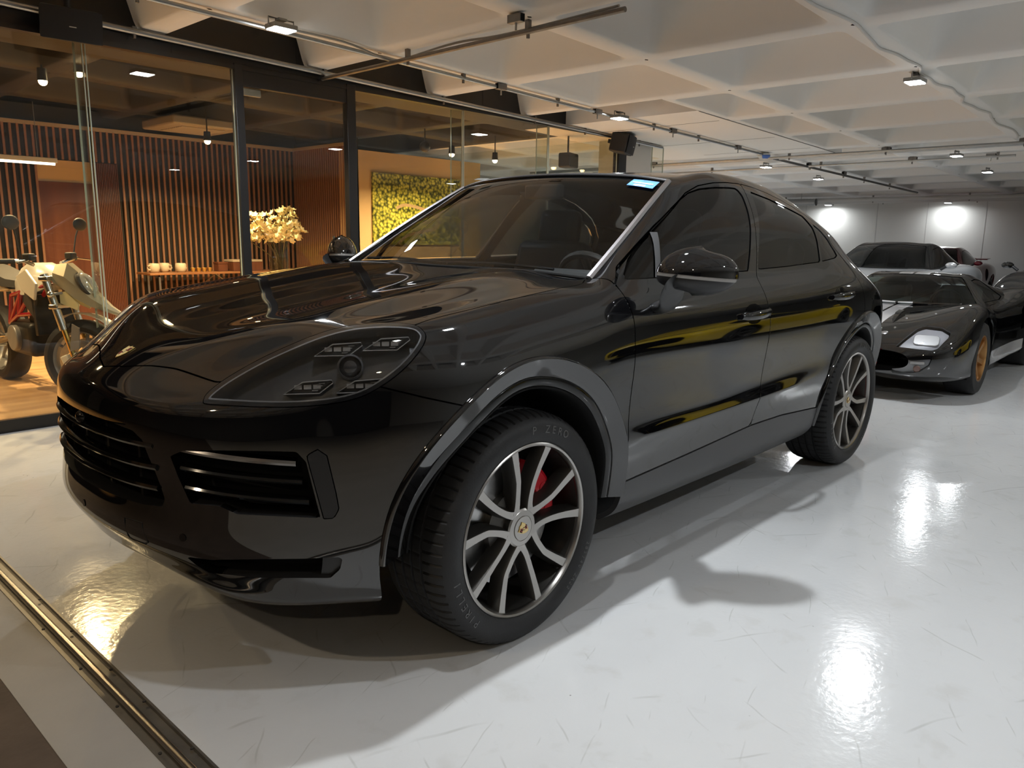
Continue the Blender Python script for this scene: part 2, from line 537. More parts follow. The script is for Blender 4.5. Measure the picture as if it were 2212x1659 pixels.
# ---------------------------------------------------------------- shop front
platform = struct(MB().box2((-6.60, -10.3, 0.0), (4.5, YS, 0.085)), 'platform_base', M_BLACK)
struct(MB().box2((-6.58, -10.3, 0.085), (4.5, YS - 0.015, 0.092)), 'floor_wood', M_WOODFLOOR)
header = struct(MB().box2((-6.62, YS - 0.05, 2.60), (4.5, YS, 3.2)), 'wall_header', M_BLACK)
for x in (-0.9, -1.93, -4.1): MB().box2((x - 0.002, YS - 0.01, 2.6), (x + 0.002, YS + 0.0015, 3.2)).build('seam', mat('seam', (0.002, 0.002, 0.002), 0.6), header)
struct(MB().box2((-2.46, YS - 0.05, 2.462), (-1.39, YS + 0.004, 2.62)), 'trim_1', M_BLACKMETAL, bevel=0.004)
struct(MB().box2((-1.445, YS - 0.06, 0.0), (-1.375, YS + 0.012, 2.62)), 'trim_2', M_BLACKMETAL, bevel=0.004)
struct(MB().box2((-2.505, YS - 0.06, 0.0), (-2.415, YS + 0.012, 2.62)), 'trim_3', M_BLACKMETAL, bevel=0.004)
struct(MB().box2((-6.70, YS - 0.08, 0.0), (-6.53, YS + 0.01, 2.60)), 'trim_4', M_BLACKMETAL, bevel=0.004)
struct(MB().box2((-7.32, YS - 0.45, 0.0), (-6.72, YS - 0.02, 2.70)), 'wall_pillar', M_WALL, bevel=0.01)
struct(MB().box2((-6.62, YS - 0.06, 2.575), (4.5, YS + 0.01, 2.605)), 'trim_5', M_BLACKMETAL)
panes = [(-0.30, 4.5, 0.092, 2.60), (-1.375, -0.32, 0.092, 2.60), (-3.83, -2.505, 0.092, 2.60), (-5.17, -3.85, 0.092, 2.60), (-6.53, -5.19, 0.092, 2.60), (-7.62, -7.34, 0.0, 2.56)]
for k, (x0, x1, z0, z1) in enumerate(panes):
    w = struct(MB().box2((x0, YS - 0.031, z0), (x1, YS - 0.019, z1)), 'window_%d' % (k + 1), M_SHOPGLASS)
    mb = MB()
    for x in (x0, x1):
        if x < 4: mb.box2((x - 0.003, YS - 0.032, z0), (x + 0.003, YS - 0.018, z1))
    mb.build('glass_edge', M_GLASSEDGE, w)
for k, x in enumerate((-0.31, -3.84, -5.18)):       # glass fins behind the joints
    f = struct(MB().box2((x - 0.006, YS - 0.20, 0.092), (x + 0.006, YS - 0.035, 2.60)), 'window_%d' % (k + 7), M_SHOPGLASS)
    MB().box2((x - 0.0065, YS - 0.203, 0.092), (x + 0.0065, YS - 0.199, 2.60)).build('glass_edge', M_GLASSEDGE, f)
struct(MB().box2((-6.63, -10.3, 0.092), (-6.618, YS - 0.06, 2.58)), 'window_10', M_SHOPGLASS)
door = struct(MB().box2((-2.41, YS - 0.031, 0.10), (-1.45, YS - 0.019, 2.455)), 'door_1', M_SHOPGLASS)
mb = MB()
for dy in (0.03, -0.08):
    mb.tube([(-2.30, YS + dy, 0.78), (-2.30, YS + dy, 1.32)], 0.013, 14)
for z in (0.9, 1.2):
    mb.tube([(-2.30, YS - 0.08, z), (-2.30, YS + 0.03, z)], 0.009, 10)
    mb.tube([(-2.33, YS + 0.03, z), (-2.27, YS + 0.03, z)], 0.011, 10)
mb.build('door_handle', mat('brushed_steel', (0.62, 0.6, 0.57), 0.25, 1.0), door)
MB().box2((-1.62, YS - 0.06, 2.40), (-1.47, YS - 0.035, 2.455)).build('door_closer', mat('closer_grey', (0.35, 0.33, 0.3), 0.4, 0.6), door, bevel=0.004)
# inner dark board hiding the coffers right behind the header
struct(MB().box2((-6.6, -3.99, 2.615), (4.5, YS - 0.05, 2.66)), 'ceiling_board', M_SHOPCEIL)

# slat wall at the back of the shop
WY = -7.75
wall_slats = struct(MB().box2((-4.70, WY - 0.12, 0.09), (4.5, WY - 0.03, 2.75)), 'wall_slats', M_DARKWALL)
def slat_mesh(w, d, z0, z1):
    me = MB().box2((-w / 2, -d / 2, z0), (w / 2, d / 2, z1)).mesh('slat', 0)
    me.materials.append(M_SLAT)
    return me
DOORX0, DOORX1 = -1.83, -1.25
me_full, me_top = slat_mesh(0.023, 0.024, 0.10, 2.52), slat_mesh(0.023, 0.024, 2.16, 2.52)
x = -4.62
while x < 1.0:
    if DOORX0 - 0.3 < x < DOORX1 + 0.0:
        mesh_obj('slat', me_top, wall_slats, (x, WY, 0))
    else:
        mesh_obj('slat', me_full, wall_slats, (x, WY, 0))
    x += 0.0735
MB().box2((-4.62, WY - 0.03, 2.52), (1.0, WY + 0.03, 2.56)).build('cornice', mat('pale_cornice', (0.42, 0.34, 0.25), 0.6), wall_slats)
MB().box2((DOORX0, WY - 0.03, 0.10), (DOORX1, WY + 0.01, 1.90)).build('door_panel', M_DOORWOOD, wall_slats)
MB().box2((DOORX0, WY - 0.03, 1.90), (DOORX1, WY + 0.0, 1.925)).build('door_rail', mat('pale_cornice'), wall_slats)
MB().box2((DOORX0, WY - 0.03, 1.925), (DOORX1, WY - 0.005, 2.15)).build('transom_panel', M_TAN, wall_slats)
me_fine = MB().box2((-0.007, -0.012, 0.10), (0.007, 0.012, 2.15)).mesh('slat', 0); me_fine.materials.append(M_DOORWOOD)
for k in range(15): mesh_obj('slat', me_fine, wall_slats, (-1.85 - 0.02 * k, WY - 0.005, 0))
# return wall with slats, then the tan wall with the picture
wall_return = struct(MB().box2((-4.72, WY, 0.09), (-4.63, -6.33, 2.62)), 'wall_return', M_DARKWALL)
y = WY + 0.05
me_r = slat_mesh(0.035, 0.024, 0.10, 2.52)
while y < -6.42:
    mesh_obj('slat', me_r, wall_return, (-4.615, y, 0)); y += 0.052
MB().box2((-4.64, WY, 2.52), (-4.58, -6.36, 2.56)).build('cornice', MATS['pale_cornice'], wall_return)
MB().box2((-4.72, -6.40, 0.09), (-4.60, -6.33, 2.56)).build('end_board', M_DOORWOOD, wall_return)
struct(MB().box2((-7.05, -6.60, 0.09), (-4.60, -6.33, 2.47)), 'wall_tan', M_TAN)
# ================================================================ the black SUV coupe
M_PAINT = mat('black_paint', (0.003, 0.003, 0.0035), 0.03, spec=0.5)
M_PAINT.node_tree.nodes['Principled BSDF'].inputs['IOR'].default_value = 1.88
M_GLOSS = mat('gloss_black_trim', (0.003, 0.003, 0.003), 0.08, spec=0.5)
M_SATIN = mat('satin_black_trim', (0.012, 0.012, 0.013), 0.38)
M_MATTE = mat('matte_black', (0.006, 0.006, 0.006), 0.8, spec=0.2)
M_SILLP = mat('sill_plastic', (0.045, 0.045, 0.046), 0.42)
M_CHROME = mat('dark_chrome', (0.30, 0.29, 0.29), 0.12, 1.0)
M_SILVER = mat('silver_trim', (0.66, 0.66, 0.70), 0.28, 1.0)
M_WSGLASS = glass_mat('windscreen_glass', (0.74, 0.77, 0.77), 1.5)
M_TINT = glass_mat('tinted_glass', (0.13, 0.135, 0.14), 1.6)
M_LENSG = glass_mat('lamp_lens_glass', (0.88, 0.89, 0.90), 1.5)
M_RUBBER = mat('tyre_rubber', (0.016, 0.016, 0.017), 0.55, spec=0.35, noise=(40, 0.2), bump=(150, 0.08))
M_RIMFACE = mat('machined_alloy', (0.40, 0.385, 0.365), 0.30, 1.0)
M_RIMDARK = mat('satin_grey_alloy', (0.10, 0.095, 0.088), 0.36, 0.9)
M_DISC = mat('brake_disc', (0.5, 0.5, 0.5), 0.3, 1.0, noise=(60, 0.2))
M_CALIPER = mat('red_caliper', (0.52, 0.008, 0.018), 0.3, coat=0.6)
M_LEATHER = mat('black_leather', (0.018, 0.017, 0.017), 0.5, noise=(60, 0.2), bump=(200, 0.1))
M_GOLD = mat('crest_gold', (0.75, 0.52, 0.16), 0.3, 0.9)
M_CREAM = mat('crest_cream', (0.78, 0.62, 0.28), 0.4)
M_CRESTRED = mat('crest_red', (0.28, 0.02, 0.025), 0.4)

car = thing('suv_coupe', 'large glossy black SUV coupe parked in the foreground with ten-spoke grey wheels', 'car',
            (-0.04, -0.034, -0.002), (math.radians(-0.6), math.radians(0.2), math.radians(-0.42)))

# ---- control net: points the smooth body surface passes through (left half, x forward from the front axle, y left, z up)
def body_net():
    nodes = {}; order = []
    def put(k, p):
        nodes[k] = len(order); order.append(tuple(float(c) for c in p))
    ring = {}
    plan = [((1.02, 0.0), (1, 0)), ((1.004, 0.22), (0.985, 0.17)), ((0.95, 0.42), (0.92, 0.39)), ((0.855, 0.585), (0.80, 0.60)),
            ((0.725, 0.715), (0.66, 0.75)), ((0.575, 0.825), (0.50, 0.866))]
    fz = [  # (offset, z) per row for the front columns
        [(-0.20, .335), (-0.09, .352), (-0.045, .40), (-0.005, .47), (-0.005, .545), (-0.02, .64), (-0.012, .74), (-0.012, .815), (-0.032, .873), (-0.085, .918)],
        [(-0.20, .335), (-0.09, .352), (-0.045, .40), (-0.005, .47), (-0.005, .545), (-0.02, .64), (-0.012, .74), (-0.012, .815), (-0.034, .873), (-0.10, .918)],
        [(-0.20, .312), (-0.085, .328), (-0.042, .385), (-0.005, .46), (-0.005, .545), (-0.012, .64), (-0.008, .735), (-0.010, .815), (-0.036, .875), (-0.12, .922)],
        [(-0.20, .275), (-0.07, .292), (-0.030, .36), (-0.004, .45), (-0.003, .545), (-0.006, .64), (-0.006, .735), (-0.012, .818), (-0.040, .885), (-0.115, .942)],
        [(-0.18, .262), (-0.06, .280), (-0.022, .35), (-0.003, .45), (0, .55), (-0.002, .645), (-0.004, .74), (-0.012, .83), (-0.038, .912), (-0.095, .988)],
        [(-0.15, .258), (-0.05, .282), (-0.016, .36), (-0.002, .46), (0, .56), (0, .655), (-0.004, .755), (-0.014, .855), (-0.036, .955), (-0.088, 1.045)]]
    ncol = 0
    for (b, n), rows in zip(plan, fz):
        l = math.hypot(*n); nx, ny = n[0] / l, n[1] / l
        for r, (o, z) in enumerate(rows):
            put(('r', ncol, r), (b[0] + nx * o, b[1] + ny * o, z))
        ncol += 1
    sec = {  # side columns: x, then (y, z) for the ten rows
        0.34: [(.80, .262), (.905, .29), (.935, .37), (.952, .48), (.960, .57), (.964, .66), (.966, .76), (.958, .875), (.925, .99), (.838, 1.083)],
        0.0: [(.80, .265), (.905, .30), (.945, .39), (.963, .49), (.972, .58), (.977, .67), (.978, .78), (.972, .90), (.940, 1.02), (.850, 1.123)],
        -0.32: [(.82, .268), (.915, .31), (.945, .41), (.958, .51), (.969, .60), (.969, .68), (.972, .79), (.974, .905), (.949, 1.037), (.866, 1.145)],
        -0.55: [(.86, .270), (.925, .33), (.944, .43), (.955, .53), (.971, .605), (.963, .68), (.967, .80), (.973, .915), (.953, 1.05), (.886, 1.166)],
        -1.05: [(.87, .268), (.928, .33), (.946, .44), (.956, .535), (.972, .605), (.962, .68), (.967, .80), (.974, .92), (.955, 1.055), (.893, 1.178)],
        -1.6: [(.87, .262), (.928, .33), (.948, .46), (.958, .54), (.973, .61), (.963, .69), (.969, .80), (.976, .92), (.957, 1.06), (.895, 1.182)],
        -2.1: [(.87, .262), (.925, .33), (.950, .45), (.962, .54), (.977, .62), (.972, .70), (.978, .81), (.984, .93), (.965, 1.07), (.901, 1.19)],
        -2.5: [(.87, .265), (.925, .33), (.950, .43), (.966, .53), (.979, .62), (.980, .71), (.988, .82), (.993, .94), (.975, 1.08), (.912, 1.202)],
        -2.87: [(.86, .27), (.92, .33), (.95, .43), (.97, .53), (.980, .62), (.984, .71), (.990, .82), (.991, .94), (.965, 1.08), (.880, 1.20)],
        -3.2: [(.84, .28), (.90, .34), (.925, .43), (.942, .53), (.950, .62), (.955, .71), (.957, .82), (.957, .93), (.922, 1.055), (.798, 1.165)],
        -3.45: [(.77, .30), (.82, .35), (.85, .43), (.865, .53), (.873, .62), (.878, .71), (.88, .80), (.875, .91), (.832, 1.01), (.70, 1.105)]}
    for x in sec:
        for r, (y, z) in enumerate(sec[x]):
            put(('r', ncol, r), (x, y, z))
        ncol += 1
    # rear: the top boundary t0..t3, i3..i0 and the columns below it
    top = [(-3.66, .60, 1.04), (-3.70, .55, 1.065), (-3.72, .50, 1.085), (-3.74, .44, 1.105), (-3.76, .37, 1.115), (-3.775, .27, 1.12), (-3.785, .14, 1.125), (-3.79, 0, 1.125)]
    for k, (tx, ty, tz) in enumerate(top):
        s = k / 7.0
        dx = -0.06 - 0.05 * s
        sy = 1.0 + 0.10 * (1 - s)
        zr = [.36, .40, .46, .54, .62, .71, .80, .89, .98]
        ox = [.16, .06, .0, -.03, -.04, -.05, -.05, -.04, -.01]
        for r in range(9):
            put(('r', ncol, r), (tx + dx * 0.6 + ox[r], ty * (sy if ty > 0 else 1), zr[r] + (0.03 * s if r < 8 else 0.02 * s)))
        put(('r', ncol, 9), (tx, ty, tz))
        ncol += 1
    faces = []
    for c in range(ncol - 1):
        for r in range(9):
            faces.append(((('r', c, r), ('r', c + 1, r), ('r', c + 1, r + 1), ('r', c, r + 1)), 0))
    # hood
    z0 = np.array([(-.60, 1.212), (-.48, 1.20), (-.3, 1.180), (0, 1.146), (.3, 1.106), (.5, 1.071), (.7, 1.027), (.80, .996), (.88, .962), (.935, .918)])
    def H(x, y):
        return float(np.interp(x, z0[:, 0], z0[:, 1])) + 0.020 * math.exp(-((y - .50) / .17) ** 2) * min(1, max(0, (0.8 - x) / .4))
    hx = {1: [.765, .74, .67, .575], 2: [.49, .475, .43, .375], 3: [.05, .045, .03, .01], 4: [-.25, -.255, -.27, -.30]}
    hy = {1: [0, .21, .42, .60], 2: [0, .22, .45, .66], 3: [0, .23, .46, .68], 4: [0, .235, .48, .71]}
    for j in (1, 2, 3, 4):
        for i in range(4):
            x, y = hx[j][i], hy[j][i]
            put(('h', i, j), (x, y, H(x, y) - (0.008 if i == 3 else 0)))
    cowl = [(-.455, 0, 1.200), (-.46, .25, 1.203), (-.487, .5, 1.203), (-.533, .748, 1.188)]
    for i in range(4): put(('h', i, 5), cowl[i])
    def hn(i, j):
        if j == 0: return ('r', i, 9)
        if i == 4: return ('r', 4 + j, 9)
        return ('h', i, j)
    for j in range(5):
        for i in range(4):
            faces.append(((hn(i, j), hn(i + 1, j), hn(i + 1, j + 1), hn(i, j + 1)), 1 if i < 3 or j < 4 else 1))
    # windscreen
    hdr = [(-1.125, 0, 1.617), (-1.135, .24, 1.613), (-1.165, .47, 1.601), (-1.205, .648, 1.577)]
    for k in (1, 2):
        for i in range(4):
            t = k / 3
            a, b = Vector(cowl[i]), Vector(hdr[i])
            p = a.lerp(b, t) + Vector((0.5, 0, 0.86)) * (0.022 if i < 3 else 0.006)
            put(('w', i, k), p)
    for i in range(4): put(('w', i, 3), hdr[i])
    def wn(i, k): return ('h', i, 5) if k == 0 else ('w', i, k)
    for k in range(3):
        for i in range(3):
            faces.append(((wn(i, k), wn(i + 1, k), wn(i + 1, k + 1), wn(i, k + 1)), 2))
    # side grid (glass house), columns c9 .. c16 plus the rear boundary column
    side = {9: [None, (-.80, .820, 1.300), (-1.00, .771, 1.418), (-1.225, .702, 1.545)],
            10: [None, (-1.13, .836, 1.325), (-1.29, .768, 1.462), (-1.45, .652, 1.606)],
            11: [None, (-1.61, .841, 1.335), (-1.63, .768, 1.486), (-1.70, .632, 1.636)],
            12: [None, (-2.09, .843, 1.335), (-2.10, .770, 1.472), (-2.12, .620, 1.615)],
            13: [None, (-2.48, .848, 1.327), (-2.48, .775, 1.435), (-2.48, .612, 1.565)],
            14: [None, (-2.85, .800, 1.302), (-2.83, .735, 1.385), (-2.83, .590, 1.485)],
            15: [None, (-3.18, .722, 1.243), (-3.17, .662, 1.303), (-3.17, .565, 1.375)],
            16: [None, (-3.45, .630, 1.160), (-3.45, .570, 1.205), (-3.45, .500, 1.245)]}
    for c in side:
        for t in (1, 2, 3): put(('g', c, t), side[c][t])
    nrear = ncol - 8
    def gn(c, t):
        if t == 0: return ('r', c, 9)
        if c == 17: return ('r', nrear + t, 9)
        return ('g', c, t)
    for c in range(9, 17):
        for t in range(3):
            faces.append(((gn(c, t), gn(c + 1, t), gn(c + 1, t + 1), gn(c, t + 1)), 4))
    # pillar strip
    for k in range(3):
        faces.append(((wn(3, k), gn(9, k), gn(9, k + 1), wn(3, k + 1)), 3))
    # roof: lines j = columns 10..16 then the rear boundary
    rz = {10: (-1.42, 1.648), 11: (-1.70, 1.668), 12: (-2.12, 1.662), 13: (-2.5, 1.618), 14: (-2.85, 1.555), 15: (-3.18, 1.435), 16: (-3.45, 1.295)}
    ry = [0, .19, .36, .50]
    for c in rz:
        x, z = rz[c]
        for i in range(4):
            put(('t', i, c), (x, (ry[i] if c < 15 else ry[i] * (.94 if c == 15 else .82)) if c > 10 else [0, .215, .41, .56][i], z - 0.10 * ry[i] ** 2))
    def tn(i, c):
        if c == 9: return ('w', i, 3)
        if c == 17: return ('r', nrear + 7 - i, 9)
        return ('t', i, c)
    for c in range(9, 17):
        for i in range(3):
            faces.append(((tn(i, c), tn(i + 1, c), tn(i + 1, c + 1), tn(i, c + 1)), 5))
        a, b = tn(3, c), tn(3, c + 1)
        faces.append(((a, gn(c, 3), gn(c + 1, 3), b), 3))
    crease = {}
    def cr(a, b, w): crease[frozenset((nodes[a], nodes[b]))] = w
    for i in range(3): cr(('h', i, 5), ('h', i + 1, 5), 1.0)
    for k in range(3): cr(wn(3, k), wn(3, k + 1), 0.55)
    for i in range(3): cr(('w', i, 3), ('w', i + 1, 3), 0.35)
    for c in range(9, 12): cr(('r', c, 4), ('r', c + 1, 4), 0.6)
    for c in range(9, 14): cr(('r', c, 9), ('r', c + 1, 9), 0.35)
    F = [([nodes[k] for k in f], reg) for f, reg in faces]
    return np.array(order), F, crease

def subdivide(P, F, crease, level):
    n = len(P)
    mir = {}
    V = [tuple(p) for p in P]
    for i in range(n):
        if abs(P[i][1]) < 1e-6: mir[i] = i
        else:
            mir[i] = len(V); V.append((P[i][0], -P[i][1], P[i][2]))
    faces = [tuple(f) for f, r in F] + [tuple(mir[i] for i in f[::-1]) for f, r in F]
    regs = [r for f, r in F] * 2
    me = bpy.data.meshes.new('net')
    me.from_pydata(V, [], faces)
    for p, r in zip(me.polygons, regs): p.material_index = r
    for _ in range(6): me.materials.append(None)
    at = me.attributes.new('crease_edge', 'FLOAT', 'EDGE')
    cmap = dict(crease)
    for k, w in crease.items():
        a, b = tuple(k); cmap[frozenset((mir[a], mir[b]))] = w
    for e in me.edges:
        w = cmap.get(frozenset(e.vertices))
        if w: at.data[e.index].value = w
    o = bpy.data.objects.new('net', me); COL.objects.link(o)
    md = o.modifiers.new('s', 'SUBSURF'); md.levels = level; md.render_levels = level; md.use_limit_surface = True; md.quality = 4
    dg = bpy.context.evaluated_depsgraph_get()
    ev = o.evaluated_get(dg); em = ev.to_mesh()
    nv = len(em.vertices)
    co = np.empty(nv * 3); em.vertices.foreach_get('co', co); co = co.reshape(-1, 3)
    quads = regs_o = None
    if level > 1:
        nf = len(em.polygons)
        li = np.empty(nf * 4, dtype=np.int32); em.loops.foreach_get('vertex_index', li); quads = li.reshape(-1, 4)
        regs_o = np.empty(nf, dtype=np.int32); em.polygons.foreach_get('material_index', regs_o)
    ev.to_mesh_clear()
    bpy.data.objects.remove(o); bpy.data.meshes.remove(me)
    return co, quads, regs_o

TARGET, NETF, CREASE = body_net()
P_ = TARGET.copy()
for it in range(10):
    co, _, _ = subdivide(P_, NETF, CREASE, 1)
    P_ = P_ + 0.85 * (TARGET - co[:len(P_)])
    P_[np.abs(TARGET[:, 1]) < 1e-6, 1] = 0
co, quads, qreg = subdivide(P_, NETF, CREASE, 4)
# outward normals
tri = np.vstack([quads[:, [0, 1, 2]], quads[:, [0, 2, 3]]]); treg = np.concatenate([qreg, qreg])
def vnormals(V, F):
    fn = np.cross(V[F[:, 1]] - V[F[:, 0]], V[F[:, 2]] - V[F[:, 0]])
    N = np.zeros_like(V)
    for k in range(3): np.add.at(N, F[:, k], fn)
    return N / np.maximum(np.linalg.norm(N, axis=1, keepdims=True), 1e-12)
NRM = vnormals(co, tri)
ic = int(np.argmin(np.linalg.norm(co - np.array([-1.05, .97, .9]), axis=1)))
if NRM[ic, 1] < 0:
    tri = tri[:, ::-1]; NRM = -NRM
# at the cowl fold the glass keeps its own normals
keep = (co[tri][:, :, 1].min(axis=1) > -1e-5)
tri, treg = tri[keep], treg[keep]

class Piece:
    def __init__(s, V, N, F, R): s.V, s.N, s.F, s.R = V, N, F, R
    def clip(s, f):
        """the part where f > 0 (f given per vertex)"""
        pos = f > 0
        cnt = pos[s.F].sum(axis=1)
        F3, R3 = s.F[cnt == 3], s.R[cnt == 3]
        newF = [F3]; newR = [R3]
        edges = []
        parts = []
        for c in (1, 2):
            T = s.F[cnt == c]; R = s.R[cnt == c]
            if len(T) == 0: continue
            odd = pos[T] if c == 1 else ~pos[T]
            k = odd.argmax(axis=1); ar = np.arange(len(T))
            a, b, d = T[ar, k], T[ar, (k + 1) % 3], T[ar, (k + 2) % 3]
            parts.append((c, a, b, d, R)); edges.append(np.stack([a, b], 1)); edges.append(np.stack([a, d], 1))
        V, N = s.V, s.N
        if edges:
            E = np.sort(np.vstack(edges), axis=1)
            U, inv = np.unique(E, axis=0, return_inverse=True)
            inv = inv.ravel()
            f0, f1 = f[U[:, 0]], f[U[:, 1]]
            t = (f0 / (f0 - f1))[:, None]
            nv = V[U[:, 0]] * (1 - t) + V[U[:, 1]] * t
            nn = N[U[:, 0]] * (1 - t) + N[U[:, 1]] * t
            nn /= np.maximum(np.linalg.norm(nn, axis=1, keepdims=True), 1e-12)
            base = len(V); V = np.vstack([V, nv]); N = np.vstack([N, nn])
            p = 0
            for c, a, b, d, R in parts:
                n = len(a); ab = base + inv[p:p + n]; ad = base + inv[p + n:p + 2 * n]; p += 2 * n
                if c == 1:
                    newF.append(np.stack([a, ab, ad], 1)); newR.append(R)
                else:
                    newF.append(np.stack([ab, b, d], 1)); newF.append(np.stack([ab, d, ad], 1)); newR += [R, R]
        return Piece(V, N, np.vstack(newF), np.concatenate(newR)).compact()
    def compact(s):
        used = np.unique(s.F)
        m = -np.ones(len(s.V), dtype=np.int64); m[used] = np.arange(len(used))
        return Piece(s.V[used], s.N[used], m[s.F], s.R)
    def sel(s, mask): return Piece(s.V, s.N, s.F[mask], s.R[mask]).compact()
    def offset(s, d): return Piece(s.V + s.N * d, s.N, s.F, s.R)
    def mirrored(s):
        w = np.array([1, -1, 1.0])
        return Piece(s.V * w, s.N * w, s.F[:, ::-1], s.R)
    def joined(s, o):
        return Piece(np.vstack([s.V, o.V]), np.vstack([s.N, o.N]), np.vstack([s.F, o.F + len(s.V)]), np.concatenate([s.R, o.R]))
    def boundary(s, seam=True):
        E = np.vstack([s.F[:, [0, 1]], s.F[:, [1, 2]], s.F[:, [2, 0]]])
        key = np.sort(E, axis=1)
        U, idx, cnt = np.unique(key, axis=0, return_index=True, return_counts=True)
        B = E[idx[cnt == 1]]
        if seam:
            B = B[~((np.abs(s.V[B[:, 0], 1]) < 2e-4) & (np.abs(s.V[B[:, 1], 1]) < 2e-4))]
        return B
    def build(s, name, m, parent, flange=0.014):
        V, N, F = s.V, s.N, s.F
        if flange:
            B = s.boundary()
            n0 = len(V)
            a, b = B[:, 0], B[:, 1]
            d = V[b] - V[a]
            side = np.cross(d, N[a]); side /= np.maximum(np.linalg.norm(side, axis=1, keepdims=True), 1e-12)
            k = len(B)
            Vx = np.vstack([V[a], V[b], V[b] - N[b] * flange, V[a] - N[a] * flange])
            Nx = np.vstack([side] * 4)
            i = n0 + np.arange(k)
            Fx = np.vstack([np.stack([i + k, i, i + 3 * k], 1), np.stack([i + k, i + 3 * k, i + 2 * k], 1)])
            V = np.vstack([V, Vx]); N = np.vstack([N, Nx]); F = np.vstack([F, Fx])
        me = bpy.data.meshes.new(name)
        me.vertices.add(len(V)); me.vertices.foreach_set('co', V.ravel())
        me.loops.add(len(F) * 3); me.loops.foreach_set('vertex_index', F.astype(np.int32).ravel())
        me.polygons.add(len(F)); me.polygons.foreach_set('loop_start', np.arange(0, len(F) * 3, 3, dtype=np.int32))
        me.update(calc_edges=True)
        me.validate()
        me.shade_smooth()
        if len(me.vertices) == len(V):
            me.normals_split_custom_set_from_vertices(N.tolist())
        me.materials.append(m)
        return mesh_obj(name, me, parent)

def sdpoly(Q, poly):
    """signed distance of 2-D points to a polygon, positive inside"""
    poly = np.array(poly, float)
    d = np.full(len(Q), 1e9); ins = np.zeros(len(Q), bool)
    for i in range(len(poly)):
        a, b = poly[i], poly[(i + 1) % len(poly)]
        ab = b - a; L = ab @ ab
        if L < 1e-12: continue
        t = np.clip(((Q - a) @ ab) / L, 0, 1)
        d = np.minimum(d, np.hypot(*(Q - a - t[:, None] * ab).T))
        c = ((a[1] > Q[:, 1]) != (b[1] > Q[:, 1]))
        with np.errstate(divide='ignore', invalid='ignore'):
            xx = a[0] + (Q[:, 1] - a[1]) * (b[0] - a[0]) / (b[1] - a[1])
        ins ^= c & (Q[:, 0] < xx)
    return np.where(ins, d, -d)
def dense(poly, closed=True, n=6):
    P = [Vector((*p, 0)) if len(p) == 2 else Vector(p) for p in poly]
    if closed: P = P + [P[0]]
    return P
def plane_axes(n):
    n = Vector(n).normalized()
    e1 = Vector((0, 0, 1)).cross(n).normalized(); e2 = n.cross(e1)
    return np.array([e1, e2]).T
def sd_view(piece, n, poly3, round_=0):
    A = plane_axes(n)
    return sdpoly(piece.V @ A, np.array(poly3) @ A)
def smooth_closed(pts, n=5):
    P = [Vector(p) for p in pts]; m = len(P); out = []
    for i in range(m):
        a, b, c, d = P[i - 1], P[i], P[(i + 1) % m], P[(i + 2) % m]
        for k in range(n):
            t = k / n
            out.append(tuple(0.5 * ((2 * b) + (c - a) * t + (2 * a - 5 * b + 4 * c - d) * t * t + (3 * b - a - 3 * c + d) * t ** 3)))
    return out

BODY = Piece(co, NRM, tri, treg).compact()
from mathutils.kdtree import KDTree
_kd_side = KDTree(len(BODY.V))
for i, (p, nn) in enumerate(zip(BODY.V, BODY.N)):
    if nn[1] > 0.2 and p[1] > .5: _kd_side.insert((p[0], 0, p[2]), i)
_kd_side.balance()
def side_y(x, z):
    w = 0; s = 0
    for c_, i, d in _kd_side.find_n((x, 0, z), 4):
        k = 1 / (d + 1e-4); w += k; s += k * BODY.V[i][1]
    return s / w

GAP = 0.0045
R_ARCH = 0.531
ARC = {'front': (0.0, 0.44), 'rear': (-2.895, 0.405)}
body = BODY
for k in ARC:
    cx, czz = ARC[k]
    f = np.hypot(body.V[:, 0] - cx, body.V[:, 2] - czz) - R_ARCH
    f = np.where(body.V[:, 1] > 0.45, f, 1.0)
    body = body.clip(f)
windscreen = body.sel(body.R == 2)
# the windscreen gets the normals of its own sheet
windscreen = Piece(windscreen.V, vnormals(windscreen.V, windscreen.F), windscreen.F, windscreen.R)
rest = body.sel(body.R != 2)
hood_reg = rest.sel(rest.R == 1)
roof = rest.sel(rest.R == 5)
rest = rest.sel(rest.R != 5)

HL_N = (0.5487, 0.8179, 0.1731)
HL = smooth_closed([(0.878, 0.539, 0.891), (0.869, 0.54, 0.913), (0.825, 0.562, 0.952), (0.749, 0.602, 1.0), (0.68, 0.641, 1.036), (0.607, 0.683, 1.069), (0.539, 0.724, 1.09), (0.475, 0.765, 1.098), (0.417, 0.804, 1.097), (0.377, 0.833, 1.089), (0.362, 0.848, 1.069), (0.361, 0.852, 1.051), (0.373, 0.849, 1.027), (0.4, 0.838, 0.992), (0.434, 0.823, 0.958), (0.479, 0.8, 0.923), (0.528, 0.773, 0.895), (0.587, 0.736, 0.879), (0.672, 0.681, 0.872), (0.754, 0.626, 0.874), (0.833, 0.571, 0.88), (0.873, 0.544, 0.884)], 3)
def front_only(p, f, xmin=0.2, ymin=0.2): return np.where((p.V[:, 0] > xmin) & (p.V[:, 1] > ymin), f, -1.0)
def split(p, f, gap=GAP):
    return p.clip(f - gap / 2), p.clip(-f - gap / 2)
lamp, rest = split(rest, front_only(rest, sd_view(rest, HL_N, HL)), 0.003)
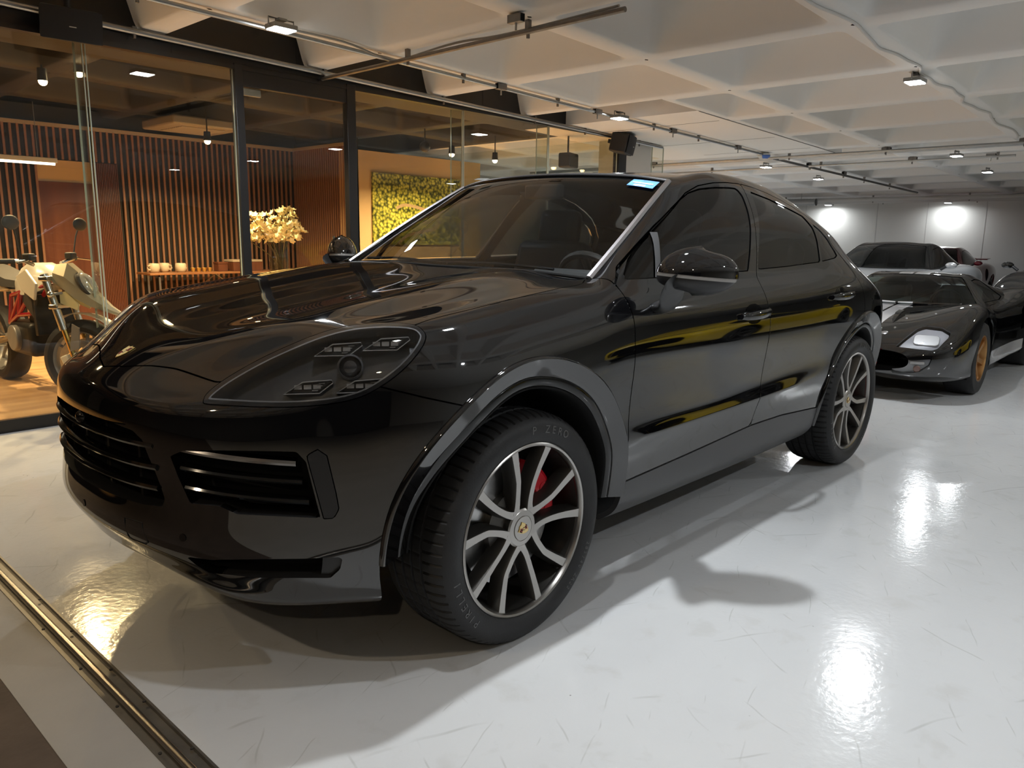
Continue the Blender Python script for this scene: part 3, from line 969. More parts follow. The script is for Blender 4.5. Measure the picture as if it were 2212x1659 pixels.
# openings of the front
GR = [(-1, .800), (.20, .797), (.315, .787), (.352, .765), (.375, .70), (.415, .60), (.405, .578), (.34, .572), (-1, .568)]
def sd_front(p, poly): return np.where(p.V[:, 0] > .5, sdpoly(p.V[:, 1:3], poly), -1.0)
grille_cut, rest = split(rest, sd_front(rest, GR), 0.0)
IN_N = (0.4615, 0.8284, 0.3176)
INP = [(0.962, 0.502, 0.753), (0.926, 0.517, 0.764), (0.677, 0.668, 0.737), (0.66, 0.687, 0.709), (0.655, 0.747, 0.561), (0.841, 0.632, 0.589), (0.875, 0.599, 0.612), (0.940, 0.557, 0.625), (0.956, 0.527, 0.698)]
intake_cut, rest = split(rest, front_only(rest, sd_view(rest, IN_N, INP)), 0.0)
BL_N = (0.5003, 0.7999, 0.3315)
BLP = [(0.670, 0.712, 0.735), (0.643, 0.724, 0.75), (0.625, 0.742, 0.732), (0.625, 0.781, 0.638), (0.627, 0.798, 0.594), (0.643, 0.798, 0.571), (0.667, 0.783, 0.571)]
blade, rest = split(rest, front_only(rest, sd_view(rest, BL_N, BLP)), 0.003)
LO_N = (0.4467, 0.7942, 0.412)
LOP = [(0.941, 0.515, 0.462), (0.885, 0.554, 0.447), (0.671, 0.686, 0.424), (0.593, 0.733, 0.419), (0.587, 0.739, 0.413), (0.598, 0.746, 0.388), (0.626, 0.74, 0.369), (0.787, 0.64, 0.389), (0.9, 0.562, 0.416), (0.923, 0.538, 0.437)]
low_cut, rest = split(rest, front_only(rest, sd_view(rest, LO_N, LOP)), 0.0)
# bonnet
HOOD = [(.93, -1), (.93, 0), (.905, .10), (.868, .20), (.838, .30), (.815, .40), (.80, .47), (.74, .60), (.60, .72), (.40, .815), (.30, .806), (.15, .812), (-.05, .812), (-.25, .808), (-.38, .798), (-.45, .782), (-.50, .752), (-.56, .752), (-.62, .76), (-.62, -1)]
f = np.minimum(sdpoly(rest.V[:, :2], HOOD), rest.V[:, 2] - .82)
f = np.where(np.isin(np.arange(len(rest.V)), np.unique(rest.F[(rest.R == 1) | (rest.R == 0)])), f, -1.0)
hood, rest = split(rest, f)
# side panels
def sd_side(p, poly): return np.where(p.V[:, 1] > .5, sdpoly(p.V[:, [0, 2]], poly), -1.0)
D_FRONT = [(-.500, .436), (-.522, .70), (-.53, .98), (-.538, 1.05), (-.535, 1.11), (-.522, 1.170)]
FR_OUT = [(-0.621, 1.231), (-0.764, 1.306), (-0.919, 1.387), (-1.08, 1.464), (-1.242, 1.532), (-1.392, 1.571), (-1.535, 1.592), (-1.678, 1.601), (-1.829, 1.603)]
D_MID = [(-1.823, 1.596), (-1.770, 1.507), (-1.715, 1.388), (-1.66, 1.265), (-1.60, 1.165), (-1.612, 1.06), (-1.625, .96), (-1.605, .70), (-1.560, .480)]
FR_OUT2 = [(-1.964, 1.593), (-2.104, 1.573), (-2.245, 1.543), (-2.381, 1.501), (-2.489, 1.459), (-2.588, 1.404), (-2.669, 1.329), (-2.70, 1.26)]
D_REAR = [(-2.75, 1.17), (-2.80, 1.08), (-2.82, .96), (-2.7, .7), (-2.4, .6), (-2.34, .445)]
fdoor, rest = split(rest, sd_side(rest, D_FRONT + FR_OUT + D_MID + [(-1.0, .455)]))
rdoor, rest = split(rest, sd_side(rest, [(-1.829, 1.603)] + FR_OUT2 + D_REAR + [(-1.9, .475)] + D_MID[::-1]))
sill, rest = split(rest, sd_side(rest, [(-.35, .10), (-.36, .425), (-.50, .433), (-1.0, .452), (-1.56, .477), (-1.9, .472), (-2.34, .442), (-2.5, .44), (-2.5, .10)]))
FEND = [(.53, .935), (.42, .898), (.30, .862), (.0, .5), (-.3, .3), (-.36, .428), (-.50, .433), (-.522, .70), (-.53, .98), (-.538, 1.05), (-.535, 1.11), (-.522, 1.170), (-.53, 1.19), (-.50, 1.30), (.45, 1.30), (.45, 1.0)]
fender, rest = split(rest, sd_side(rest, FEND))
bumper = rest.clip(rest.V[:, 0] - 0.0)
frame = rest.clip(-rest.V[:, 0] - 0.05)
# glass of the doors
GF = [(-0.580, 1.190), (-0.684, 1.258), (-0.806, 1.324), (-0.928, 1.385), (-1.073, 1.455), (-1.174, 1.502), (-1.266, 1.533), (-1.382, 1.556), (-1.521, 1.570), (-1.66, 1.576), (-1.735, 1.576), (-1.745, 1.546), (-1.712, 1.472), (-1.668, 1.387), (-1.60, 1.28), (-1.540, 1.198), (-1.1, 1.194), (-.8, 1.190)]
GRR = [(-1.872, 1.568), (-2.076, 1.538), (-2.285, 1.491), (-2.395, 1.463), (-2.418, 1.405), (-2.400, 1.332), (-2.345, 1.226), (-1.93, 1.209), (-1.640, 1.203), (-1.694, 1.290), (-1.778, 1.415), (-1.836, 1.510)]
GQ = [(-2.46, 1.424), (-2.536, 1.388), (-2.598, 1.338), (-2.632, 1.279), (-2.632, 1.257), (-2.576, 1.244), (-2.372, 1.229), (-2.412, 1.31), (-2.442, 1.369)]
gf, fdoor = split(fdoor, sd_side(fdoor, GF), 0.005)
gr, rdoor = split(rdoor, sd_side(rdoor, GRR), 0.005)
gq, rdoor = split(rdoor, sd_side(rdoor, GQ), 0.005)

def both(piece, name, m, flange=0.014, parent=None, off=0.0):
    p = piece.offset(off) if off else piece
    a = p.build(name, m, parent or car, flange)
    b = p.mirrored().build(name, m, parent or car, flange)
    return a, b
def whole(piece, name, m, flange=0.014, off=0.0):
    p = piece.offset(off) if off else piece
    return p.joined(p.mirrored()).build(name, m, car, flange)
whole(hood, 'hood', M_PAINT)
front_bumper = whole(bumper, 'front_bumper', M_PAINT, 0.03)
whole(roof, 'roof', M_GLOSS, 0.01)
whole(windscreen, 'windscreen', M_WSGLASS, 0.0, -0.003)
both(frame, 'body_side', M_PAINT, 0.02)
both(fender, 'fender', M_PAINT)
FD = both(fdoor, 'front_door', M_PAINT, 0.02)
RD = both(rdoor, 'rear_door', M_PAINT, 0.02)
both(sill, 'sill', M_SILLP, 0.02)
for d, g in zip(FD, both(gf, 'window', M_TINT, 0, None, -0.004)): g.parent = d
for d, g in zip(RD, both(gr, 'window', M_TINT, 0, None, -0.004)): g.parent = d
for d, g in zip(RD, both(gq, 'quarter_window', M_TINT, 0, None, -0.004)): g.parent = d
BLD = both(blade, 'intake_blade', M_SATIN, 0.02, None, 0.002)
LAMPS = both(lamp, 'headlight', M_LENSG, 0.0, None, 0.002)
# ---------------------------------------------------------------- wheel wells, arch trims
def arch_band(cx, czz, prof, a0, a1, n=56, y_at=None):
    rings = []
    ys = []
    for k in range(n + 1):
        a = math.radians(a0 + (a1 - a0) * k / n)
        ys.append(side_y(cx + (R_ARCH + .004) * math.cos(a), czz + (R_ARCH + .004) * math.sin(a)))
    ys = np.array(ys)
    for _ in range(6): ys[1:-1] = 0.25 * ys[:-2] + 0.5 * ys[1:-1] + 0.25 * ys[2:]
    for k in range(n + 1):
        a = math.radians(a0 + (a1 - a0) * k / n)
        c_ = max(0.0, math.cos(a)) if cx > -1 else 0.0
        rings.append([(cx + (R_ARCH + dr) * math.cos(a), ys[k] + (dy * (1 - .8 * c_) if -.03 < dy < 0 else dy) + .006 * c_, czz + (R_ARCH + dr) * math.sin(a)) for dr, dy in prof])
    return rings
def mirror_build(mb, name, m, parent, **k):
    a = mb.build(name, m, parent, **k)
    mb2 = MB(); mb2.v = [(x, -y, z) for x, y, z in mb.v]; mb2.f = [f[::-1] for f in mb.f]
    b = mb2.build(name, m, parent, **k)
    return a, b
for key, (a0, a1) in (('front', (-3, 186)), ('rear', (-8, 184))):
    cx, czz = ARC[key]
    outer = [(.003, -.012), (.003, .004), (-.001, .013), (-.006, .0155), (-.058, -.006), (-.064, -.0095), (-.067, -.014), (-.067, -.026)]
    mirror_build(MB().loft(arch_band(cx, czz, outer, a0, a1)), 'arch_trim', M_PAINT, car, smooth=40)
    inner = [(-.065, -.028), (-.067, -.016), (-.071, -.014), (-.090, -.016), (-.096, -.019), (-.100, -.024), (-.100, -.042)]
    mirror_build(MB().loft(arch_band(cx, czz, inner, a0, a1)), 'arch_inner_trim', M_GLOSS, car, smooth=40)
    lip = [(-.094, -.028), (-.101, -.019), (-.107, -.026), (-.108, -.06), (-.098, -.34), (-.21, -.36)]
    mirror_build(MB().loft(arch_band(cx, czz, lip, a0, a1)), 'wheel_arch_liner', M_SATIN if key == 'x' else M_MATTE, car, smooth=40)
mb = MB()
mb.box2((-2.36, -.80, .24), (-.56, .80, .34)); mb.box2((-3.7, -.60, .30), (.70, .60, .42)); mb.box2((-3.6, -.58, .42), (.55, .58, .80))
mb.build('underbody', M_MATTE, car)

# ---------------------------------------------------------------- wheels
TR = 0.392
def tyre_mesh():
    prof = [(.286, -.004), (.294, .004), (.302, .012), (.318, .019), (.336, .022), (.352, .0195), (.366, .012), (.376, .003), (.3835, -.010), (.388, -.024), (.3905, -.042), (.3918, -.060)]
    for g0 in (-.068, -.112, -.156, -.200):
        prof += [(.392, g0), (.3845, g0 - .002), (.3845, g0 - .010), (.392, g0 - .012)]
    prof += [(.3905, -.235), (.386, -.250), (.377, -.263), (.36, -.274), (.335, -.279), (.305, -.270), (.286, -.25)]
    n = 432
    m = len(prof)
    vs, fs = [], []
    for k in range(n):
        a = 2 * math.pi * k / n; ca, sa = math.cos(a), math.sin(a)
        g = (k % 6 == 0)
        for i, (r, h) in enumerate(prof):
            rr = r
            if g and 8 <= i <= 12: rr -= 0.0055
            if g and i == 7: rr -= 0.002
            if k % 9 == 0 and i in (15, 16, 19, 20, 23, 24): rr -= 0.003
            vs.append((rr * ca, h, rr * sa))
    for k in range(n):
        k2 = (k + 1) % n
        for i in range(m - 1):
            fs.append((k * m + i, k2 * m + i, k2 * m + i + 1, k * m + i + 1))
    mb = MB(); mb.v, mb.f = vs, fs
    me = mb.mesh('tyre', 30); me.materials.append(M_RUBBER)
    return me
ME_TYRE = tyre_mesh()
def arc_letters(txt, R, a_mid, size, y, step, m):
    """raised letters along the sidewall; reads clockwise around the wheel seen from outside (+y)"""
    V, F = [], []
    n = len(txt)
    for k, ch in enumerate(txt):
        if ch == ' ': continue
        me = text_mesh(ch, size, 0.0012)
        # seen from +y the picture's right is -x: picture axes are (-x, z)
        th = a_mid - (k - (n - 1) / 2) * step          # picture angle
        up = (math.cos(th), math.sin(th)); rt = (math.sin(th), -math.cos(th))
        o = len(V)
        for v in me.vertices:
            px = R * up[0] + rt[0] * v.co.x + up[0] * v.co.y
            pz = R * up[1] + rt[1] * v.co.x + up[1] * v.co.y
            r = math.hypot(px, pz)
            V.append((-px, y(r) + v.co.z, pz))
        F += [tuple(o + i for i in p.vertices) for p in me.polygons]
        bpy.data.meshes.remove(me)
    mb = MB(); mb.v, mb.f = V, F
    me = mb.mesh('sidewall_lettering', 0); me.materials.append(m)
    return me
def wall_y(r): return float(np.interp(r, [.294, .302, .318, .336, .352, .366, .376], [.004, .012, .019, .022, .0195, .012, .003])) + 0.0006
M_LETTER = mat('raised_rubber', (0.085, 0.085, 0.085), 0.4)
ME_LET = [arc_letters('P ZERO', .338, math.radians(76), .036, wall_y, math.radians(5.6), M_LETTER),
          arc_letters('PIRELLI', .338, math.radians(208), .036, wall_y, math.radians(5.0), M_LETTER),
          arc_letters('285/40 ZR22', .332, math.radians(-38), .020, wall_y, math.radians(3.0), M_LETTER)]
def rim_mesh():
    prof = [(.288, -.010), (.294, .001), (.293, .006), (.289, .0085), (.283, .006), (.279, -.002), (.2765, -.014), (.2775, -.016)]
    me = MB().lathe(prof, 96).mesh('rim', 40); me.materials.append(M_RIMFACE); return me
ME_RIM = rim_mesh()
def barrel_mesh():
    me = MB().lathe([(.2765, -.014), (.2705, -.05), (.2625, -.16), (.2625, -.25), (.10, -.25)], 72).mesh('barrel', 40); me.materials.append(M_RIMDARK); return me
ME_BARREL = barrel_mesh()
def spoke_mesh(kind):
    # (radius, tangential offset, half width, y of the face)
    if kind == 0: path = [(.048, .034, 0.0146, -.020), (.075, .031, 0.0116, -.021), (.105, .0305, 0.0104, -.021), (.150, .034, 0.0104, -.019), (.170, .039, 0.0110, -.017), (.215, .0575, 0.0122, -.011), (.260, .0775, 0.0140, -.004), (.2775, .086, 0.0165, -.001)]
    else: path = [(.048, -.034, 0.0146, -.020), (.075, -.032, 0.0116, -.021), (.105, -.034, 0.0104, -.021), (.150, -.043, 0.0104, -.019), (.200, -.0575, 0.0113, -.013), (.250, -.0755, 0.0132, -.005), (.2775, -.086, 0.0165, -.001)]
    P = smoothpath([(t, r, 0) for r, t, w, y in path], 3)
    R = [p.y for p in P]
    rr = [q[0] for q in path]
    W = np.interp(R, rr, [q[2] for q in path]); Y = np.interp(R, rr, [q[3] for q in path])
    fr, sd = [], []
    for i, p in enumerate(P):
        t = (P[min(i + 1, len(P) - 1)] - P[max(i - 1, 0)]).normalized()
        nx, nz = t.y, -t.x
        x, z = p.x, p.y
        w = W[i]; dep = 0.050 if R[i] < .24 else 0.05 - (R[i] - .24) * 0.4
        fr.append([(x + nx * w, Y[i], z + nz * w), (x - nx * w, Y[i], z - nz * w)])
        wb = w + .010
        sd.append([(x + nx * w, Y[i], z + nz * w), (x + nx * (w + .002), Y[i] - .003, z + nz * (w + .002)), (x + nx * wb, Y[i] - dep, z + nz * wb), (x - nx * wb, Y[i] - dep, z - nz * wb), (x - nx * (w + .002), Y[i] - .003, z - nz * (w + .002)), (x - nx * w, Y[i], z - nz * w)])
    mb = MB(); mb.loft(fr); nf = len(mb.f); mb.loft(sd)
    me = mb.mesh('spoke', 40, fix=False)
    bm = bmesh.new(); bm.from_mesh(me); bmesh.ops.recalc_face_normals(bm, faces=bm.faces); bm.to_mesh(me); bm.free()
    me.materials.append(M_RIMFACE); me.materials.append(M_RIMDARK)
    for p in me.polygons: p.material_index = 0 if p.index < nf else 1
    return me
ME_SPOKE = [spoke_mesh(0), spoke_mesh(1)]
def hub_mesh():
    me = MB().lathe([(0, -.016), (.0405, -.0165), (.0415, -.020), (.043, -.020), (.044, -.018), (.060, -.0195), (.066, -.024), (.068, -.06), (.11, -.075), (.115, -.10)], 60).mesh('hub', 30); me.materials.append(M_RIMFACE); return me
ME_HUB = hub_mesh()
ME_HUBBACK = MB().lathe([(.062, -.045), (.118, -.062), (.12, -.10)], 40).mesh('hub_back', 30); ME_HUBBACK.materials.append(M_RIMDARK)
ME_NUT = MB().lathe([(0, -.034), (.008, -.034), (.0095, -.037), (.0095, -.06)], 12).mesh('wheel_bolt', 30); ME_NUT.materials.append(M_RIMDARK)
ME_DISC = MB().lathe([(.09, -.088), (.205, -.088), (.207, -.092), (.207, -.115), (.09, -.115)], 72).mesh('brake_disc', 30); ME_DISC.materials.append(M_DISC)
ME_BELL = MB().lathe([(.03, -.078), (.088, -.078), (.094, -.090)], 40).mesh('brake_bell', 30); ME_BELL.materials.append(M_MATTE)
def shield(s):
    pts = [(0, -1.0), (.42, -.72), (.72, -.28), (.84, .25), (.80, .78), (.40, .70), (0, .86), (-.40, .70), (-.80, .78), (-.84, .25), (-.72, -.28), (-.42, -.72)]
    return [(x * s * .82, y * s) for x, y in pts]
def crest_meshes(s):
    """badge in the x-z plane, facing +y, up = +z"""
    out = []
    def pr(poly, h0, h1, m, nm):
        me = MB().prism(poly, h0, h1, 'y').mesh(nm, 0); me.materials.append(m); out.append((nm, me))
    pr(shield(s), 0, .0015, M_GOLD, 'crest')
    pr(shield(s * .90), .0015, .0020, M_CREAM, 'crest_field')
    mb = MB(); mk = MB()
    for q, (sx, sz) in enumerate(((1, 1), (-1, -1))):
        for i in range(4):
            w = s * .13
            x0 = sx * (s * .10 + i * w); x1 = x0 + sx * w * .92
            z0, z1 = (s * .08, s * .58) if sz > 0 else (-s * .08, -s * (.62 - i * .09))
            poly = [(x0, z0), (x1, z0), (x1, z1), (x0, z1)]
            (mb if i % 2 == 0 else mk).prism(poly, .0020, .0025, 'y')
    mk.prism([(s * .20 * math.cos(t * math.pi / 5), s * .26 * math.sin(t * math.pi / 5) - s * .02) for t in range(10)], .0020, .0024, 'y')
    for MBx, m, nm in ((mb, M_CRESTRED, 'crest_red_bars'), (mk, M_MATTE, 'crest_black_bars')):
        me = MBx.mesh(nm, 0); me.materials.append(m); out.append((nm, me))
    mb = MB(); mb.prism([(s * .13 * math.cos(t * math.pi / 6), s * .17 * math.sin(t * math.pi / 6) - s * .02) for t in range(12)], .0024, .0028, 'y')
    me = mb.mesh('crest_centre', 0); me.materials.append(M_CREAM); out.append(('crest_centre', me))
    return out
CREST = crest_meshes(.026)
ME_VALVE = MB().cyl((0, 0, 0), (0, .03, 0), .004, 8).mesh('valve', 30); ME_VALVE.materials.append(M_MATTE)
def caliper_mesh():
    mb = MB()
    prof = [(.142, -.072), (.148, -.066), (.205, -.066), (.218, -.074), (.218, -.130), (.142, -.130)]
    mb.lathe(prof, 20, closed=True, a0=math.radians(106), a1=math.radians(192))
    n = len(prof)
    mb.f.append(tuple(range(n))); mb.f.append(tuple(len(mb.v) - n + i for i in range(n)))
    for a in (122, 148, 176):
        c = (.180 * math.cos(math.radians(a)), -.063, .180 * math.sin(math.radians(a)))
        mb.tube([c, (c[0], c[1] - .01, c[2])], .018, 16)
    me = mb.mesh('caliper', 30); me.materials.append(M_CALIPER); return me
ME_CAL = caliper_mesh()
def wheel(x, y, left, spin, cal_flip):
    w = mesh_obj('wheel', ME_RIM, car, (x, y, TR + 0.004), (0, 0, 0 if left else math.pi))
    # the spokes turn with the wheel; angle given as seen in the picture
    mesh_obj('tyre', ME_TYRE, w, (0, 0, 0), (0, spin * .3, 0))
    mesh_obj('barrel', ME_BARREL, w)
    for k in range(5):
        a = math.radians(72 * k + spin)
        for s in (0, 1):
            mesh_obj('spoke', ME_SPOKE[s], w, (0, 0, 0), (0, a, 0))
        b = mesh_obj('wheel_bolt', ME_NUT, w, (.058 * math.sin(a), 0, .058 * math.cos(a)))
    mesh_obj('hub', ME_HUB, w); mesh_obj('hub_back', ME_HUBBACK, w)
    for nm, me in CREST: mesh_obj(nm, me, w, (0, -.0155, 0), (0, math.radians(62) if left else 0, 0))
    for me in ME_LET: mesh_obj('sidewall_lettering', me, w)['kind'] = 'stuff'
    mesh_obj('brake_disc', ME_DISC, w); mesh_obj('brake_bell', ME_BELL, w)
    mesh_obj('brake_caliper', ME_CAL, w, None, (0, 0, 0))
    va = math.radians(-48)
    mesh_obj('valve', ME_VALVE, w, (-.262 * math.cos(va), -.04, .262 * math.sin(va)))
    return w
wheel(0.0, .938, True, -4, False)
wheel(0.0, -.938, False, 20, False)
wheel(-2.895, .945, True, 30, True)
wheel(-2.895, -.945, False, 10, True)

# ---------------------------------------------------------------- grille, intakes
def recess(piece, d, name, mirror=True):
    mn = piece.N.mean(axis=0) if not mirror else np.array([1.0, 0, 0]); mn = mn / np.linalg.norm(mn)
    p = Piece(piece.V - mn * d, piece.N, piece.F, piece.R)
    if mirror: p.joined(p.mirrored()).build(name, M_MATTE, car, 0)
    else: both(p, name, M_MATTE, 0)
    # walls from the opening back to the recess
    B = piece.boundary()
    for s in (1, -1):
        V = []; F = []
        for a, b in B:
            i = len(V)
            for q, dd in ((a, 0), (b, 0), (b, d), (a, d)):
                c = piece.V[q] - mn * dd
                V.append((c[0], c[1] * s, c[2]))
            F.append((i, i + 1, i + 2, i + 3))
        mb = MB(); mb.v, mb.f = V, F
        mb.build(name + '_wall', M_SATIN, car, smooth=0)
recess(grille_cut, .10, 'grille_back'); recess(intake_cut, .10, 'intake_back', False); recess(low_cut, .06, 'lower_intake_back', False)
PLANX = [(0, 1.02), (.22, 1.004), (.42, .95), (.585, .855), (.715, .725), (.825, .575)]
def plan_x(y):
    y = abs(y); ys = [p[0] for p in PLANX]
    # smooth interpolation of the front outline
    c = np.polyfit([p[0] for p in PLANX], [p[1] for p in PLANX], 4)
    return float(np.polyval(c, y))
def slat(y0, y1, z0, z1, off, name, m, hw=.012, hd=.022, n=26, mir=False):
    rings = []
    for k in range(n + 1):
        y = y0 + (y1 - y0) * k / n; z = z0 + (z1 - z0) * k / n
        e = 1e-3; dx = (plan_x(y + e) - plan_x(y - e)) / (2 * e)
        nrm = Vector((1, -dx, 0)).normalized()
        c = Vector((plan_x(y), y, z)) + nrm * off
        sec = [(hd * math.cos(t) - hd, hw * math.sin(t)) for t in np.linspace(0, 2 * math.pi, 11)[:-1]]
        rings.append([c + nrm * s + Vector((0, 0, h)) for s, h in sec])
    mb = MB().loft(rings, close_u=True, cap=True)
    if mir: return mirror_build(mb, name, m, car)
    return mb.build(name, m, car)
for z in (.752, .690, .630):
    slat(-.392 if z > .7 else -.40, .392 if z > .7 else .40, z, z, -.004, 'grille_slat', M_GLOSS)
for y in (-.27, -.09, .09, .27):
    MB().box2((plan_x(y) - .10, y - .008, .58), (plan_x(y) - .05, y + .008, .79)).build('grille_rib', M_SATIN, car)
mb = MB(); mb.ball((plan_x(0) - .02, 0, .775), .022, 16, 10); mb.build('front_camera', M_GLOSS, car)
for (ya, za), (yb, zb), m in (((.50, .750), (.725, .722), M_CHROME), ((.505, .695), (.735, .668), M_GLOSS), ((.515, .640), (.745, .610), M_GLOSS)):
    slat(ya - .03, yb, za + .004, zb, -.008, 'intake_slat', m, .0125 if m is M_CHROME else .0105, .022, 12, True)
# tow-hook cover outline and parking sensors on the bumper
M_SEAM = mat('panel_gap', (0.001, 0.001, 0.001), 0.6)
def on_front(y, z):
    best = None
    i = np.argmin((BODY.V[:, 1] - y) ** 2 + (BODY.V[:, 2] - z) ** 2 + np.where(BODY.V[:, 0] > .4, 0, 10))
    return Vector(BODY.V[i]), Vector(BODY.N[i])
mb = MB(); ring = []
for (u, v) in rrect(.042, .034, .012, 4):
    p, nn = on_front(.30 + u, .485 + v); ring.append(p + nn * .0005)
mb.tube(ring, .0018, 6, closed=True); mb.build('tow_cover_gap', M_SEAM, car, fix=False)
for y in (.47, -.47):
    p, nn = on_front(y, .50)
    mb = MB(); mb.cyl(p - nn * .004, p + nn * .002, .011, 16); mb.build('parking_sensor', M_GLOSS, car)
# dark insert at the end of the lower intakes
fogp = low_cut.clip(.66 - low_cut.V[:, 0]).offset(-.012)
both(fogp, 'fog_cover', M_SATIN, 0.02)

# ---------------------------------------------------------------- headlights
def lamp_part(mb, name, m, **k):
    a, b = mirror_build(mb, name, m, car, **k)
    if a.location.y == 0:
        a.parent = LAMPS[0]; b.parent = LAMPS[1]
M_BOWL = mat('lamp_bowl', (0.030, 0.030, 0.032), 0.35)
M_LEDCH = mat('lamp_reflector', (0.40, 0.39, 0.38), 0.22, .5)
hb = lamp.offset(-.055)
for q, par in ((hb, LAMPS[0]), (hb.mirrored(), LAMPS[1])):
    o = q.build('lamp_bowl', M_BOWL, car, 0); o.parent = par
B = lamp.boundary(); V, F = [], []
for a, b in B:
    i = len(V)
    for qd, dd in ((a, -.001), (b, -.001), (b, .055), (a, .055)):
        V.append(tuple(lamp.V[qd] - lamp.N[qd] * dd))
    F.append((i, i + 1, i + 2, i + 3))
mb = MB(); mb.v, mb.f = V, F
lamp_part(mb, 'lamp_wall', M_BOWL, smooth=0, fix=False)
# chrome-edged rim just inside the lens
A_HL = plane_axes(HL_N)
fin = sdpoly(lamp.V @ A_HL, np.array(HL) @ A_HL)
rim = lamp.clip(.013 - fin).offset(.0012)
for q, par in ((rim, LAMPS[0]), (rim.mirrored(), LAMPS[1])):
    o = q.build('lens_border', mat('lens_border', (0.012, 0.012, 0.013), 0.08), car, 0); o.parent = par
ln = lamp.clip(.0165 - fin); fl = sdpoly(ln.V @ A_HL, np.array(HL) @ A_HL); ln = ln.clip(fl - .0125).offset(.0014)
for q, par in ((ln, LAMPS[0]), (ln.mirrored(), LAMPS[1])):
    o = q.build('lens_edge', mat('lens_edge', (0.11, 0.11, 0.115), 0.2), car, 0); o.parent = par
def lamp_point(u, v, back):
    """u right, v up in the plane of the lens outline, measured from its middle; back = depth behind the glass"""
    n = Vector(HL_N).normalized(); e1 = Vector((0, 0, 1)).cross(n).normalized(); e2 = n.cross(e1)
    O = Vector((.58, .72, .98))
    q = O + e1 * u + e2 * v
    A = np.array([e1, e2]).T
    d = (lamp.V - np.array(O)) @ A - np.array([u, v])
    i = int(np.argmin((d ** 2).sum(1)))
    s = Vector(lamp.V[i])
    return q + n * ((s - q).dot(n)) - n * back, e1, e2, n
def led_unit(u, v, w=.105, h=.036, sh=.035):
    c, e1, e2, n = lamp_point(u, v, .045)
    def P(a, b, d): return c + e1 * (a + sh * b / h) + e2 * b + n * d
    out = [(-w / 2, -h / 2), (w / 2 - .01, -h / 2), (w / 2, h / 2 - .008), (w / 2 - .012, h / 2), (-w / 2 + .02, h / 2 - .004)]
    mb = MB()
    r0 = [P(a, b, .022) for a, b in out]; r1 = [P(a * .80, b * .72, .004) for a, b in out]; rb = [P(a * 1.02, b * 1.05, -.03) for a, b in out]
    mb.loft([rb, r0, r1], close_u=True); k = len(out); mb.f.append(tuple(range(2 * k, 3 * k)))
    lamp_part(mb, 'led_module', M_BOWL, smooth=0)
    mb = MB()
    for j in range(3):
        a0 = -w * .30 + j * w * .24
        mb.box(P(a0, 0, .010), (.020, .012, h * .5), Matrix((e1, e2, n)).transposed())
    for j in range(4):
        mb.box(P(w * .22, -h * .28 + j * h * .18, .013), (.016, .0022, .012), Matrix((e1, e2, n)).transposed())
    lamp_part(mb, 'led_reflector', M_LEDCH, smooth=0)
    mb = MB(); mb.tube([P(a, b, .023) for a, b in out], .0016, 6, closed=True)
    lamp_part(mb, 'led_rim', M_LEDCH, fix=False)
for u, v in ((-.030 + .048, .045), (.150, .058), (-.095 + .03, -.058), (.075, -.058)): led_unit(u, v)
c, e1, e2, n = lamp_point(.045, -.005, .045)
R3 = Matrix((e1, e2, n)).transposed()
mb = MB(); mb.lathe([(.034, -.02), (.036, .02), (.031, .022), (.030, .012)], 24, 'z'); mb.v = [tuple(c + R3 @ Vector(p)) for p in mb.v]
lamp_part(mb, 'projector_ring', M_BOWL)
mb = MB(); mb.lathe([(0, .020), (.012, .018), (.022, .013), (.030, .004), (.030, -.01)], 24, 'z'); mb.v = [tuple(c + R3 @ Vector(p)) for p in mb.v]
lamp_part(mb, 'projector_lens', mat('projector_glass', (0.02, 0.018, 0.02), 0.03, coat=1.0))

# ---------------------------------------------------------------- mirrors, handles, trims
def mirror(side):
    par = FD[0] if side > 0 else FD[1]
    C0 = Vector((-.712, 1.095, 1.207)); ax = Vector((-.60, .80, 0)).normalized(); ay = Vector((.80, .60, 0)).normalized()
    def shell(t0, t1, hgt, name, m, sub=1.0, la=.146, lb=.080, p=2.2):
        rings = []; N = 32
        for i in range(11):
            t = t0 + (t1 - t0) * i / 10
            s = max(1e-3, 1 - abs(t) ** p) ** (1 / p) * sub
            ring = []
            for k in range(N):
                a = 2 * math.pi * k / N
                q = C0 + ax * (la * math.cos(a) * s + .02 * t) + ay * (lb * math.sin(a) * s) + Vector((0, 0, hgt * abs(t) * (1 if t > 0 else -1) - .010 * math.cos(a)))
                ring.append((q.x, q.y * side, q.z))
            rings.append(ring)
        mb = MB().loft(rings, close_u=True); mb.f.append(tuple(range(N))); mb.f.append(tuple(range(10 * N, 11 * N)))
        mb.build(name, m, par, smooth=50)
    shell(0.05, .999, .100, 'mirror_cap', M_PAINT)
    shell(-.999, -.05, .060, 'mirror_base', M_SATIN, .96)
    shell(-.09, .07, .080, 'mirror_indicator', mat('indicator_grey', (.30, .29, .28), .2), .975)
    pts = smoothpath([(-.735, .93, 1.085), (-.725, .975, 1.092), (-.690, 1.01, 1.115), (-.655, 1.035, 1.150), (-.645, 1.06, 1.185)], 3)
    rings = []
    for i, p in enumerate(pts):
        u = i / (len(pts) - 1)
        rx, rz = .070 + .012 * u, .026 + .012 * u
        rings.append([(p.x + rx * math.cos(2 * math.pi * k / 20), (p.y + rz * .5 * math.sin(2 * math.pi * k / 20)) * side, p.z + rz * math.sin(2 * math.pi * k / 20)) for k in range(20)])
    MB().loft(rings, close_u=True, cap=True).build('mirror_arm', M_SATIN, par, smooth=60)
mirror(1); mirror(-1)
